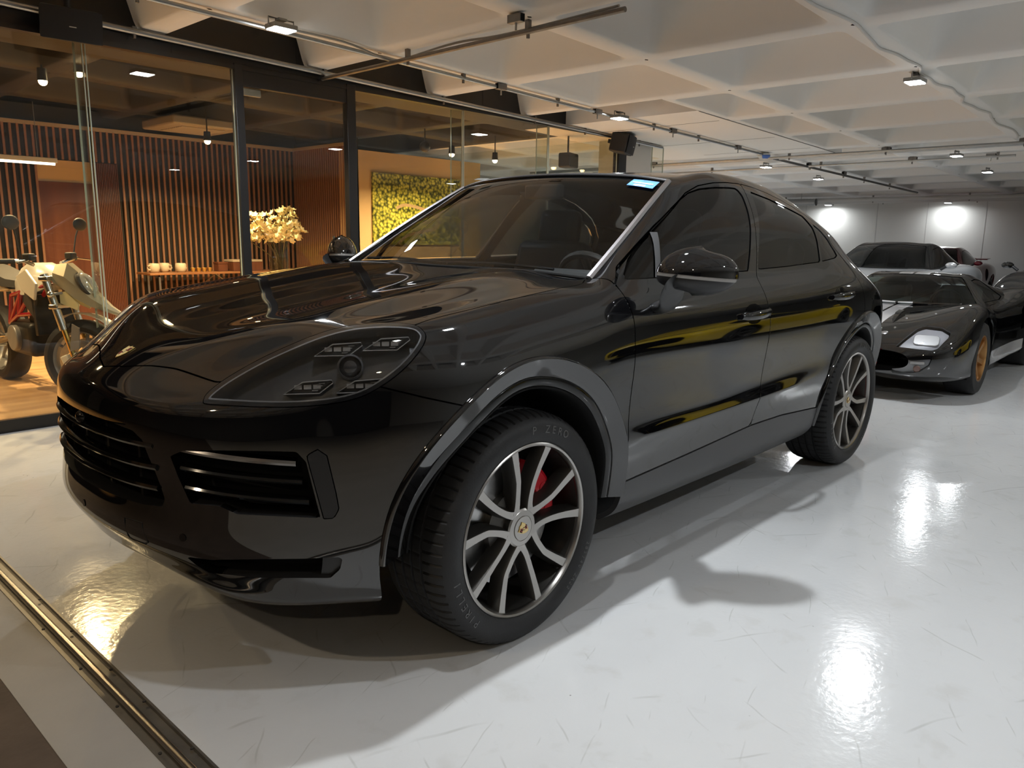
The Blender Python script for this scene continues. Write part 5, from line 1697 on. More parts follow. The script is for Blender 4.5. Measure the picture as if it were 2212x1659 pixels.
    st, g = split(g, np.where(g.N[:, 2] > .2, stripe_f(g), -1.0), 0.0)
    build_whole(g, 'roof', M_PAINT, t); build_both(st, 'stripe', M_STRIPE, t, 0)
    build_whole(wsg, 'windscreen', glass_mat('race_glass', (.45, .52, .49), 1.5), t, 0, -.004); build_both(sg, 'side_window', MATS['race_glass'], t, 0, -.004)
    MB().box2((-2.0, -.62, .25), (-.55, .62, .66)).build('cabin', M_MATTE, t, bevel=.05)
    for s in (.34, -.34): MB().box((-1.40, s, .74), (.12, .40, .34), (0, -.45, 0)).build('seat', MATS['seat_grey'], t, bevel=.05)
    mb = MB(); mb.tube([(-.90 + .04 * math.sin(a), .34 + .15 * math.cos(a), .74 + .14 * math.sin(a)) for a in np.linspace(0, 6.283, 25)[:-1]], .012, 6, closed=True); mb.build('steering_wheel', M_LEATHER, t)
    MB().box((-1.0, 0, .965), (.03, .18, .05)).build('rear_view_mirror', M_MATTE, t, bevel=.01)
    MB().box2((-.62, -.60, .66), (-.48, .60, .72)).build('dashboard', M_LEATHER, t, bevel=.02)
    for s in (1, -1):
        simple_wheel(t, 0, s * .865, s > 0, .325, .205, .24, M_GOLDRIM, 6)
        simple_wheel(t, -2.41, s * .885, s > 0, .335, .205, .31, M_GOLDRIM, 6)
    make_liner(t, 0, .33, .365, .84, .5); make_liner(t, -2.41, .34, .385, .85, .45)
    MB().box2((-2.9, -.55, .14), (.45, .55, .24)).build('underbody', M_MATTE, t)
    return t
race_car((-6.05, .12, 0), math.radians(0.5))
# ================================================================ motorcycle behind the glass
M_MWHITE = mat('moto_white', (.62, .58, .50), .3, coat=.6)
M_MGREY = mat('moto_satin_grey', (.22, .21, .20), .4, .2)
M_FORK = mat('fork_alloy', (.62, .60, .56), .25, 1.0)
M_GOLDT = mat('fork_gold', (.62, .42, .12), .25, 1.0)
M_MRED = mat('moto_red_frame', (.30, .012, .02), .35, .1, .5)
M_ENGINE = mat('engine_black', (.03, .028, .026), .45, .5, noise=(20, .4))
M_MSEAT = mat('moto_seat', (.03, .026, .022), .6)
def motorcycle(loc, rz):
    t = thing('motorcycle', 'white and red naked motorcycle behind the shop glass with front turned aside', 'motorcycle', loc, (0, 0, rz))
    def wheel_(cx, cy, yaw, name, w=.12, R=.30):
        o = empty(name, (cx, cy, R), (0, 0, yaw), t)
        prof = [(R - .085, -w / 2 + .01), (R - .05, -w / 2), (R - .02, -w / 2 + .012), (R - .004, -w / 4), (R, 0), (R - .004, w / 4), (R - .02, w / 2 - .012), (R - .05, w / 2), (R - .085, w / 2 - .01)]
        MB().lathe(prof, 48).build('tyre', M_RUBBER, o)
        MB().lathe([(R - .083, -w / 2 + .012), (R - .10, -.03), (R - .10, .03), (R - .083, w / 2 - .012)], 40).build('rim', M_MGREY, o)
        for k in range(5):
            a = 2 * math.pi * k / 5
            MB().tube([(.03 * math.cos(a), 0, .03 * math.sin(a)), ((R - .10) * math.cos(a + .12), 0, (R - .10) * math.sin(a + .12))], [.016, .011], 8).build('spoke', M_MGREY, o)
        MB().cyl((0, -.07, 0), (0, .07, 0), .03, 16).build('hub', M_FORK, o)
        for s in ((1, -1) if name == 'front_wheel' else (1,)):
            MB().lathe([(.10, s * .058), (.155, s * .058), (.155, s * .064), (.10, s * .064)], 36, closed=True).build('brake_disc', M_DISC, o)
        return o
    WB = 1.36; yaw = math.radians(36)
    wheel_(0, 0, 0, 'rear_wheel', .18, .31)
    piv = Vector((WB - .17, 0, .92))
    fe = Vector((math.cos(yaw), math.sin(yaw), 0)); fs = Vector((-math.sin(yaw), math.cos(yaw), 0)); up = Vector((0, 0, 1))
    def FP(f, s, z): return Vector((WB - .10, 0, 0)) + fe * f + fs * s + up * z
    ax = FP(.10, 0, .30)
    fw = wheel_(ax.x, ax.y, yaw, 'front_wheel', .12, .30)
    for s in (1, -1):
        MB().tube([FP(.08, s * .105, .34), FP(.02, s * .105, .56)], .019, 12).build('fork_slider', M_GOLDT, t)
        MB().tube([FP(.025, s * .105, .53), FP(-.085, s * .105, .93)], .028, 14).build('fork_tube', M_FORK, t)
        MB().box(FP(.10, s * .10, .31), (.07, .035, .11), (0, 0, yaw)).build('fork_foot', M_MWHITE, t, bevel=.01)
        MB().box(FP(.02, s * .085, .29), (.06, .04, .11), (0, -.4, yaw)).build('brake_caliper', M_MWHITE, t, bevel=.01)
        MB().prism([(-.02, .0), (.05, .02), (.06, .17), (.01, .20)], -.006, .006, 'y', Matrix.Translation(FP(.10, s * .135, .38)) @ Matrix.Rotation(yaw, 4, 'Z')).build('fork_guard', M_MGREY, t)
        MB().tube([FP(.05, s * .13, .80), FP(.05, s * .24, .80)], .010, 8).build('indicator_arm', M_MGREY, t)
        mb = MB(); mb.ball(FP(.05, s * .255, .80), .024, 12, 8); mb.build('indicator', M_FORK, t)
        MB().tube([FP(-.12, s * .16, 1.00), FP(-.10, s * .28, 1.03), FP(-.16, s * .40, 1.03)], .014, 10).build('handlebar', M_FORK, t)
        MB().tube([FP(-.13, s * .34, 1.03), FP(-.17, s * .43, 1.03)], .018, 10).build('grip', M_MSEAT, t)
        MB().tube([FP(-.07, s * .28, 1.035), FP(-.05, s * .42, 1.02)], .006, 6).build('lever', M_FORK, t)
        MB().tube([FP(-.11, s * .30, 1.04), FP(-.10, s * .34, 1.20), FP(-.09, s * .37, 1.27)], .006, 6).build('mirror_stalk', M_MSEAT, t)
        mb = MB(); mb.ball((0, 0, 0), 1, 16, 10, (.02, .085, .05)); Rm = Matrix.Rotation(yaw, 3, 'Z'); mb.v = [tuple(Rm @ Vector(p) + FP(-.09, s * .39, 1.29)) for p in mb.v]; mb.build('mirror', M_MSEAT, t)
        MB().box(FP(-.09, s * .24, 1.055), (.06, .07, .05), (0, 0, yaw)).build('reservoir', M_MSEAT, t, bevel=.01)
    for z, f in ((.70, -.02), (.90, -.075)):
        MB().box(FP(f, 0, z), (.07, .28, .035), (0, 0, yaw)).build('fork_clamp', M_FORK, t, bevel=.008)
    # headlight with its beak
    mb = MB()
    def BP(f, s, z): return FP(f, s, z)
    rings = []
    for f, hw, zb, zt in ((-.04, .085, .88, 1.00), (.05, .10, .82, 1.01), (.12, .095, .76, .95), (.22, .072, .70, .82), (.34, .042, .655, .70), (.44, .010, .625, .635)):
        rings.append([BP(f, -hw, zb), BP(f, -hw * .9, (zb + zt) / 2), BP(f, -hw * .35, zt), BP(f, hw * .35, zt), BP(f, hw * .9, (zb + zt) / 2), BP(f, hw, zb), BP(f, 0, zb - .015)])
    mb.loft(rings, close_u=True, cap=True); mb.build('front_fairing', mat('fairing_gold_grey', (.40, .33, .22), .35, .3, .5), t, smooth=15)
    mb = MB(); mb.ball((0, 0, 0), 1, 18, 12, (.045, .078, .098)); Rm = Matrix.Rotation(yaw, 3, 'Z') @ Matrix.Rotation(-.55, 3, 'Y'); mb.v = [tuple(Rm @ Vector(p) + BP(.172, 0, .855)) for p in mb.v]
    mb.build('headlight', mat('moto_lamp', (.7, .68, .62), .08, .6), t)
    mb = MB(); mb.ball((0, 0, 0), 1, 18, 12, (.036, .090, .112)); Rm = Matrix.Rotation(yaw, 3, 'Z') @ Matrix.Rotation(-.55, 3, 'Y'); mb.v = [tuple(Rm @ Vector(p) + BP(.160, 0, .855)) for p in mb.v]
    mb.build('headlight_bezel', M_MSEAT, t)
    for s in (1, -1):
        MB().prism([(-.03, .0), (.10, -.05), (.11, .0), (.02, .09), (-.03, .08)], -.008, .008, 'y', Matrix.Translation(BP(.03, s * .075, .72)) @ Matrix.Rotation(yaw, 4, 'Z')).build('side_panel', mat('moto_cream', (.75, .65, .36), .35), t, bevel=.006)
    # tank, shrouds, seat, tail
    mb = MB(); rings = []
    for x, hw, zb, zt in ((1.12, .05, .84, .90), (1.02, .13, .78, .98), (.85, .15, .76, 1.00), (.65, .12, .76, .95), (.52, .08, .78, .86)):
        rings.append([(x, -hw, zb), (x, -hw, (zb + zt) / 2), (x, -hw * .55, zt), (x, hw * .55, zt), (x, hw, (zb + zt) / 2), (x, hw, zb)])
    mb.loft(rings, close_u=True, cap=True); mb.build('fuel_tank', M_MWHITE, t, smooth=50)
    for s in (1, -1):
        MB().prism([(1.16, .74), (1.22, .86), (1.05, .96), (.86, .90), (.95, .80)], s * .165, s * .185, 'y').build('tank_shroud', M_MWHITE, t, bevel=.006)
        MB().prism([(1.02, .60), (1.10, .76), (.92, .84), (.86, .70)], s * .13, s * .15, 'y').build('radiator_shroud', M_MSEAT, t, bevel=.006)
    mb = MB(); rings = []
    for x, hw, zb, zt in ((.60, .09, .80, .85), (.40, .13, .80, .86), (.15, .14, .83, .90), (-.10, .12, .88, .95), (-.28, .06, .93, .97)):
        rings.append([(x, -hw, zb), (x, -hw * .8, zt), (x, hw * .8, zt), (x, hw, zb)])
    mb.loft(rings, close_u=True, cap=True); mb.build('seat', M_MSEAT, t, smooth=50)
    MB().prism([(.45, .78), (-.30, .93), (-.42, .97), (-.32, .86), (.10, .74)], -.10, .10, 'y').build('tail', M_MWHITE, t, bevel=.01)
    MB().prism([(-.38, .86), (-.62, .62), (-.58, .60), (-.30, .82)], -.05, .05, 'y').build('plate_holder', M_MSEAT, t)
    # trellis frame
    for s in (1, -1):
        P3 = [(1.14, .05, .86), (.92, .12, .62), (.98, .12, .80), (.72, .14, .60), (.78, .13, .78), (.50, .13, .52), (.55, .12, .74)]
        for a, b in ((0, 1), (0, 2), (1, 2), (2, 3), (1, 3), (2, 4), (3, 4), (4, 5), (3, 5), (4, 6), (5, 6)):
            p, q_ = P3[a], P3[b]
            MB().tube([(p[0], p[1] * s, p[2]), (q_[0], q_[1] * s, q_[2])], .016, 8).build('frame_tube', M_MRED, t)
        MB().tube([(.45, s * .13, .42), (.30, s * .20, .40)], .010, 8).build('footpeg', M_FORK, t)
    mb = MB(); mb.box((.72, 0, .42), (.42, .30, .26)); mb.build('engine', M_ENGINE, t, bevel=.04, seg=3)
    MB().box((.88, 0, .62), (.18, .18, .24), (0, .5, 0)).build('cylinder_head', M_ENGINE, t, bevel=.02)
    for s in (1, -1): MB().cyl((.66, s * .14, .42), (.66, s * .185, .42), .10, 24).build('engine_cover', M_MGREY, t, bevel=.008)
    MB().box((1.05, 0, .62), (.05, .30, .30), (0, -.1, 0)).build('radiator', M_ENGINE, t, bevel=.006)
    MB().tube(smoothpath([(.98, .10, .55), (1.02, .12, .36), (.80, .16, .24), (.45, .17, .24), (.2, .18, .32)], 6), .026, 10).build('exhaust_pipe', M_FORK, t)
    MB().tube([(.15, .18, .33), (-.25, .19, .42)], [.05, .06], 16).build('muffler', M_MGREY, t)
    for s in (1, -1): MB().tube([(.48, s * .12, .42), (.0, s * .13, .31)], [.035, .028], 10).build('swingarm', M_MGREY, t)
    mb = MB(); mb.lathe([(.345, -.06), (.352, 0), (.345, .06)], 20, a0=math.radians(20), a1=math.radians(120)); Rm = Matrix.Rotation(yaw, 3, 'Z'); mb.v = [tuple(Rm @ Vector(p) + ax) for p in mb.v]; mb.build('front_mudguard', M_MWHITE, t)
    MB().tube([(.55, .16, .30), (.45, .36, .012)], .012, 8).build('side_stand', M_MGREY, t)
    return t
motorcycle((-0.10, -5.02, .092), math.radians(94))
# ================================================================ inside the shop
# desk along the slat wall with its things
desk = thing('console_table', 'long wooden console table with thin steel legs before the slat wall', 'table', (-3.26, -7.45, .092))
DT = .745
MB().box((0, 0, DT - .012), (2.05, .42, .025)).build('tabletop', M_TABLEWOOD, desk, bevel=.003)
for x in (-.9, .9):
    for y in (-.17, .17):
        MB().box((x, y, (DT - .025) / 2), (.02, .02, DT - .025)).build('leg', M_STEEL, desk)
    MB().box((x, 0, DT - .035), (.02, .36, .02)).build('leg_rail', M_STEEL, desk)
MB().tube([(-.9, -.17, .05), (.0, -.17, DT - .04)], .008, 6).build('brace', M_STEEL, desk)
MB().tube([(.9, -.17, .05), (.0, -.17, DT - .04)], .008, 6).build('brace', M_STEEL, desk)
M_MUG = mat('mug_glaze', (.62, .52, .38), .35)
TZ = .092 + DT + .002
def mug(x, y, s, label, ang):
    t = thing('mug', label, 'mug', (x, y, TZ), (0, 0, ang), 'mugs on the console table')
    prof = [(0, 0), (.040 * s, 0), (.052 * s, .015 * s), (.060 * s, .05 * s), (.056 * s, .09 * s), (.050 * s, .098 * s), (.046 * s, .09 * s), (.05 * s, .05 * s), (.0, .012 * s)]
    MB().lathe(prof, 28, 'z').build('cup', M_MUG, t, smooth=60)
    MB().tube([(.055 * s, 0, .075 * s), (.085 * s, 0, .072 * s), (.092 * s, 0, .05 * s), (.08 * s, 0, .03 * s), (.055 * s, 0, .03 * s)], .008 * s, 8).build('handle', M_MUG, t)
mug(-2.36, -7.42, 1.15, 'beige mug at the left end of the console table', 0.4)
mug(-2.53, -7.52, 1.15, 'beige mug standing behind between the other mugs', 2.2)
mug(-2.69, -7.40, 1.15, 'beige mug nearest the small glasses', 3.6)
for k in range(4):
    t = thing('shot_glass', ['first', 'second', 'third', 'fourth'][k] + ' small shiny cup from the mugs on the console table', 'cup', (-2.86 - .075 * k, -7.42, TZ), (0, 0, 0), 'small cups on the console table')
    MB().lathe([(0, 0), (.02, 0), (.033, .05), (.031, .05), (.018, .006), (0, .006)], 18, 'z').build('cup', M_GOLD, t)
def wood_box(x, y, z, d, label, m):
    t = thing('wooden_box', label, 'box', (x, y, z))
    MB().box((0, 0, d[2] * .40), (d[0], d[1], d[2] * .80)).build('case', m, t, bevel=.004)
    MB().box((0, 0, d[2] * .90 + .001), (d[0] + .01, d[1] + .01, d[2] * .20)).build('lid', MATS['pale_cornice'] if d[0] > .2 else m, t, bevel=.004)
wood_box(-3.24, -7.42, TZ, (.13, .14, .12), 'small square wooden box beside the large box', M_DOORWOOD)
wood_box(-3.57, -7.42, TZ, (.42, .24, .15), 'large wooden box with pale lid on the console table', M_DOORWOOD)
# vase of blossom on a plinth
pl = thing('display_plinth', 'low dark display plinth under the glass vase', 'plinth', (-3.42, -6.25, .092))
MB().box((0, 0, .37), (.42, .42, .72)).build('body', M_BLACKMETAL, pl, bevel=.006); MB().box((0, 0, .745), (.46, .46, .03)).build('top', M_TABLEWOOD, pl, bevel=.004)
VZ = .092 + .762
vase = thing('vase', 'clear glass cylinder vase holding the cream blossom', 'vase', (-3.42, -6.25, VZ))
MB().lathe([(0, .004), (.118, .004), (.122, .01), (.122, .40), (.116, .40), (.114, .02), (0, .02)], 36, 'z').build('glass', glass_mat('vase_glass', (.85, .87, .85), 1.45), vase)
MB().lathe([(0, .022), (.113, .022), (.113, .20), (0, .20)], 30, 'z').build('water', glass_mat('vase_water', (.80, .80, .74), 1.33), vase)
bq = thing('blossom_bouquet', 'bouquet of cream yellow blossom branches in the glass vase', 'flowers', (-3.42, -6.25, VZ + .03))
rng = random.Random(11)
M_PETAL = mat('petal_cream', (.80, .70, .40), .6, noise=(30, .15)); M_STEM = mat('stem_brown', (.12, .10, .04), .7)
tips = []
for k in range(18):
    a = rng.uniform(0, 6.283); r = rng.uniform(.05, .42) * (1.0 if k % 3 else .6); h = rng.uniform(.50, .80) - r * .35
    tip = Vector((r * math.cos(a), r * math.sin(a), h))
    base = Vector((.05 * math.cos(a + 2), .05 * math.sin(a + 2), 0))
    MB().tube(smoothpath([base, base.lerp(tip, .45) * .8 + Vector((0, 0, .06)), tip], 5), [.005] * 11, 5).build('stem', M_STEM, bq)
    tips.append((tip, base))
pet = MB()
for k in range(6):
    a = 2 * math.pi * k / 6
    c, s = math.cos(a), math.sin(a)
    pet.add([(0, 0, -.004), (.018 * c - .012 * s, .018 * s + .012 * c, .010), (.032 * c, .032 * s, .016), (.018 * c + .012 * s, .018 * s - .012 * c, .010)], [(0, 1, 2, 3)])
me_pet = pet.mesh('blossom', 0); me_pet.materials.append(M_PETAL)
cnt = 0
for tip, base in tips:
    for j in range(15):
        p = tip + (base - tip) * rng.uniform(0, .26) + Vector((rng.gauss(0, .055), rng.gauss(0, .055), rng.gauss(0, .045)))
        if p.z < .36: p.z = .36 + rng.uniform(0, .1)
        o = mesh_obj('blossom', me_pet, bq, p, (rng.uniform(-1.2, 1.2), rng.uniform(-1.2, 1.2), rng.uniform(0, 6)))
        o.scale = (1.55,) * 3; cnt += 1
# forest picture on the tan wall
pic = thing('forest_picture', 'large unframed aerial picture of a yellow green forest with a winding road', 'picture', (-5.76, -6.315, 1.70))
def forest_mat():
    m = bpy.data.materials.new('forest_print'); m.use_nodes = True; nt = m.node_tree; L = nt.links; b = nt.nodes['Principled BSDF']
    tc = nt.nodes.new('ShaderNodeTexCoord')
    v = nt.nodes.new('ShaderNodeTexVoronoi'); v.inputs['Scale'].default_value = 24; L.new(tc.outputs['Object'], v.inputs['Vector'])
    mp = nt.nodes.new('ShaderNodeMapping'); mp.inputs['Location'].default_value = (.03, 0, .035); L.new(tc.outputs['Object'], mp.inputs[0])
    n = nt.nodes.new('ShaderNodeTexNoise'); n.inputs['Scale'].default_value = 3; L.new(tc.outputs['Object'], n.inputs['Vector'])
    n2 = nt.nodes.new('ShaderNodeTexNoise'); n2.inputs['Scale'].default_value = 60; n2.inputs['Detail'].default_value = 4; L.new(tc.outputs['Object'], n2.inputs['Vector'])
    ad = nt.nodes.new('ShaderNodeMath'); ad.operation = 'MULTIPLY_ADD'; ad.inputs[1].default_value = .5; L.new(n2.outputs['Fac'], ad.inputs[0]); L.new(v.outputs['Distance'], ad.inputs[2])
    r = nt.nodes.new('ShaderNodeValToRGB'); e = r.color_ramp.elements
    e[0].position = .36; e[0].color = (.80, .72, .13, 1); e[1].position = 1.0; e[1].color = (.05, .065, .01, 1)
    x = e.new(.66); x.color = (.46, .46, .07, 1)
    L.new(ad.outputs[0], r.inputs[0])
    mx = nt.nodes.new('ShaderNodeMix'); mx.data_type = 'RGBA'; mx.blend_type = 'MULTIPLY'; mx.inputs[0].default_value = .7
    r2 = nt.nodes.new('ShaderNodeValToRGB'); r2.color_ramp.elements[0].position = .35; r2.color_ramp.elements[0].color = (.45, .5, .4, 1); r2.color_ramp.elements[1].position = .6
    L.new(n.outputs['Fac'], r2.inputs[0]); L.new(r.outputs[0], mx.inputs[6]); L.new(r2.outputs[0], mx.inputs[7]); L.new(mx.outputs[2], b.inputs['Base Color'])
    b.inputs['Roughness'].default_value = .25
    return m
MB().box((0, 0, 0), (1.66, .03, .98)).build('canvas', forest_mat(), pic, bevel=.002)
def ribbon(pts, w, y):
    P = smoothpath([(a, 0, c) for a, c in pts], 8); rings = []
    for i, p in enumerate(P):
        t = (P[min(i + 1, len(P) - 1)] - P[max(i - 1, 0)]).normalized(); nn = Vector((-t.z, 0, t.x))
        rings.append([(p.x + nn.x * w, y, p.z + nn.z * w), (p.x - nn.x * w, y, p.z - nn.z * w)])
    return MB().loft(rings)
M_ROAD = mat('road_print', (.42, .30, .16), .3, noise=(20, .2))
ribbon([(.42, .02), (.28, .07), (.08, .055), (-.18, .00), (-.33, -.06), (-.38, -.16), (-.30, -.25), (-.05, -.30), (.22, -.36), (.40, -.48)], .022, .0165).build('road', M_ROAD, pic, fix=False)
# ceiling cassette, fluorescent tube, dead spot
ac = thing('air_conditioner', 'ceiling cassette air conditioner with a slotted grille inside the shop', 'air conditioner', (-2.65, -6.75, 2.52))
MB().box((0, 0, .06), (.84, .84, .10)).build('case', mat('ac_case', (.30, .26, .22), .5), ac, bevel=.02)
for k in range(11): MB().box((0, -.26 + .052 * k, .006), (.52, .022, .012), (.4, 0, 0)).build('grille_slat', mat('ac_case'), ac)
tb = thing('fluorescent_tube', 'glowing white fluorescent batten at the left before the slat wall', 'tube light', (-.55, -7.0, 2.05))
MB().box((0, 0, .03), (1.36, .07, .05)).build('batten', mat('batten_white', (.6, .6, .58), .5), tb, bevel=.006)
MB().tube([(-.66, 0, -.006), (.66, 0, -.006)], .014, 12).build('tube', emit_mat('tube_glow', (1.0, .88, .68), 6.0), tb)
for x in (-.5, .5): MB().tube([(x, 0, .05), (x, 0, .62)], .004, 6).build('hanger', M_STEEL, tb)
ds = thing('dark_spot', 'unlit black round spot hanging before the tan wall', 'spot light', (-4.75, -5.0, 2.42))
mb = MB(); mb.ball((0, 0, 0), .065, 18, 12); mb.build('globe', M_BLACKMETAL, ds)
MB().tube([(0, 0, .05), (0, 0, .28)], .008, 8).build('stem', M_BLACKMETAL, ds)

# ================================================================ speakers
M_SPK = mat('speaker_black', (.012, .012, .014), .55, bump=(300, .2)); M_GRILLE = mat('speaker_cloth', (.016, .016, .019), .75, bump=(500, .3))
def speaker(x, y, z, rz, ry, label, s=1.0):
    t = thing('wall_speaker', label, 'speaker', (x, y, z), (ry, 0, rz), 'black speakers over the shop front')
    w, h, d = .36 * s, .20 * s, .20 * s
    MB().prism([(-w / 2, 0), (w / 2, 0), (w * .34, -d), (-w * .34, -d)], -h / 2, h / 2, 'z').build('cabinet', M_SPK, t, bevel=.022, seg=4)
    rings = []
    for zz in np.linspace(-h * .47, h * .47, 7):
        rings.append([(xx, .004 + .020 * s * (1 - (2 * xx / w) ** 2) + .006 * (1 - (2 * zz / h) ** 2), zz) for xx in np.linspace(-w * .49, w * .49, 11)])
    MB().loft(rings).build('grille', M_GRILLE, t)
    MB().box((-.0, .032 * s, -.012 * s), (.040 * s, .003, .0055 * s)).build('badge', mat('badge_silver', (.6, .6, .56), .4), t)
    MB().box((0, -d - .02, 0), (.05, .08, .05)).build('bracket', M_BLACKMETAL, t, bevel=.006)
    MB().cyl((0, -d * .5, h / 2), (0, -d * .5, h / 2 + .06), .02, 12).build('mount', M_BLACKMETAL, t)
speaker(-.15, -3.08, 2.605, math.radians(-6), math.radians(-12), 'black wall speaker at the top left over the motorcycle')
speaker(-6.36, -3.05, 2.455, math.radians(22), math.radians(-12), 'black wall speaker at the far end beside the white pillar', 1.15)
sp = thing('shop_speaker', 'dark loudspeaker inside the shop near the far glass end', 'speaker', (-6.15, -3.75, 2.30), (0, 0, .3))
MB().prism([(-.15, 0), (.15, 0), (.11, -.18), (-.11, -.18)], -.09, .09, 'z').build('cabinet', M_SPK, sp, bevel=.02, seg=3); MB().cyl((0, -.09, .09), (0, -.09, .30), .012, 8).build('mount', M_BLACKMETAL, sp)

# ================================================================ conduits and boxes under the ceiling (follow its slope)
def conduit(label, pts, r, m=M_STEEL, sag=0.0, clips=(), name='conduit', cat='conduit'):
    """pts as (x, y, drop below the ribs)"""
    t = thing(name, label, cat, (pts[0][0], pts[0][1], cz(pts[0][0]) - pts[0][2]))
    o = Vector(t.location)
    P = [Vector((x, y, cz(x) - d)) - o for x, y, d in pts]
    MB().tube(P, r, 10).build('pipe', m, t)
    for (x, y, d) in clips:
        c = Vector((x, y, cz(x) - d)) - o
        mb = MB(); mb.box(c + Vector((0, 0, d / 2)), (.03, .03, max(d, .02))); mb.box(c - Vector((0, 0, r + .01)), (.016, .016, .03))
        mb.build('clip', M_STEELDARK, t)
    return t
conduit('galvanised rail along the top of the shop glass', [(3.2, -3.29, .03), (-7.45, -3.29, .03)], .021, clips=[(x, -3.29, .03) for x in (-.62, -2.16, -3.5, -4.85, -5.75, -6.9)])
conduit('steel conduit along the rib nearest the shop', [(3.2, -2.44, .035), (-8.75, -2.44, .035)], .016, clips=[(x, -2.44, .035) for x in (-.3, -2.95, -4.2, -5.9, -6.9)])
conduit('dark conduit crossing over the bonnet from the shop front', [(-2.15, -3.31, .075), (-2.13, -.25, .07)], .016, M_STEELDARK, clips=[(-2.15, -2.2, .07), (-2.14, -1.0, .07)])
conduit('loose grey cable strapped to the conduit by the shop', smoothpath([(-1.2, -2.40, .02), (-1.7, -2.37, .015), (-2.1, -2.40, .05), (-2.18, -2.30, .05), (-2.16, -1.7, .03), (-2.17, -1.2, .045), (-2.14, -.3, .04)], 6), .008, mat('grey_cable', (.3, .29, .27), .6), name='cable', cat='cable')
conduit('white cable snaking along the big rib at the right', smoothpath([(x, .56 + .03 * math.sin(x * 5.1) + .015 * math.sin(x * 13), .008) for x in np.linspace(1.0, -8.9, 44)], 3), .010, mat('white_cable', (.66, .64, .61), .6), name='cable', cat='cable')
for k, (dx, lab) in enumerate(((0, 'upper steel pipe of the pair crossing beyond the car roof'), (.13, 'lower steel pipe of the pair crossing beyond the car roof'))):
    conduit(lab, [(-9.0 - dx, -7.0, .05), (-9.0 - dx, 4.0, .05)], .018, clips=[(-9.0 - dx, y, .05) for y in (-4.4, -2.2, -.93, .58)] if k == 0 else ())
conduit('steel conduit carrying the two far flood lights', [(-10.15, -7.0, .055), (-10.15, .3, .055)], .016, clips=[(-10.15, y, .055) for y in (-4.0, -2.2, -.93, .1)])
conduit('steel conduit running away from the white and blue detector', [(-9.0, -2.42, .06), (-15.5, -2.30, .06)], .018, M_STEELDARK, clips=[(x, -2.38, .06) for x in (-10.2, -11.6, -12.6, -14)])
for k, (x, d, r) in enumerate(((-16.6, .09, .05), (-17.3, .07, .06))):
    conduit(['white water pipe hung below the far ribs', 'thicker white pipe along the top of the back wall'][k], [(x, -9.5, d), (x, 5.5, d)], r, mat('white_pipe', (.62, .61, .58), .5), clips=[(x, y, d) for y in (-5.5, -3.5, -1.6, .2)], name='pipe', cat='pipe')
def jbox(x, y, d, rz, label):
    t = thing('junction_box', label, 'junction box', (x, y, cz(x) - d), (0, 0, rz), 'metal bracket boxes on the conduits')
    MB().box((0, 0, 0), (.11, .045, .05)).build('box', M_STEELDARK, t, bevel=.003)
    MB().cyl((0, 0, -.025), (0, 0, -.07), .007, 8).build('bolt', M_STEEL, t)
    MB().box((.054, 0, 0), (.004, .036, .042)).build('mouth', M_MATTE, t)
jbox(-1.98, -.96, .035, 1.57, 'metal bracket box on the conduit over the bonnet')
jbox(-3.40, -2.43, .03, 0, 'first metal bracket box along the shop conduit')
jbox(-4.84, -2.44, .03, 0, 'metal bracket box beside the flood light near the speaker')
jbox(-6.31, -2.44, .03, 0, 'metal bracket box on the flat slab beyond the far flood light')
jbox(-7.94, -2.44, .03, 0, 'metal bracket box nearest the blue and white detector')
jbox(-9.0, -4.4, .03, 1.57, 'metal bracket box beside the white pillar')
jbox(-9.02, -.93, .03, 1.57, 'metal bracket box on the pipe pair at the middle rib')
jbox(-9.02, .58, .03, 1.57, 'metal bracket box on the pipe pair at the cable rib')
jbox(-10.16, -.93, .03, 1.57, 'metal bracket box on the farther conduit at the middle rib')
jbox(-10.16, .02, .04, 1.57, 'long metal box right of the lamp on the farther conduit')
jbox(-10.2, -2.40, .03, 0, 'metal bracket box where the receding conduit starts')
jbox(-11.6, -2.37, .03, 0, 'metal bracket box halfway along the receding conduit')
dt = thing('smoke_detector', 'white round detector wrapped with blue tape under the far ceiling', 'detector', (-8.75, -2.46, cz(-8.75) - .055))
MB().lathe([(0, -.035), (.05, -.03), (.085, 0), (.09, .03), (.05, .05), (0, .05)], 24, 'z').build('body', mat('detector_white', (.62, .62, .6), .5), dt)
MB().lathe([(.052, -.032), (.089, -.002), (.091, .012), (.06, -.02)], 12, 'z', a0=0.2, a1=2.6).build('tape', mat('blue_tape', (.05, .14, .5), .5), dt)
du = thing('air_duct', 'corrugated grey air duct beside the lamp on the back wall', 'duct', (-16.3, -5.0, 2.24))
mb = MB(); rings = []
prof = []
for k in range(24): prof.append((.075 + (.008 if k % 2 else 0), k * .035))
mb.lathe(prof, 24, 'y'); mb.v = [(a, b - .45, c) for a, b, c in mb.v]; MB().tube([(0, 0, .08), (0, 0, .58)], .006, 6).build('hanger', M_STEEL, du)
mb.build('hose', mat('duct_grey', (.45, .45, .44), .4, .5), du)
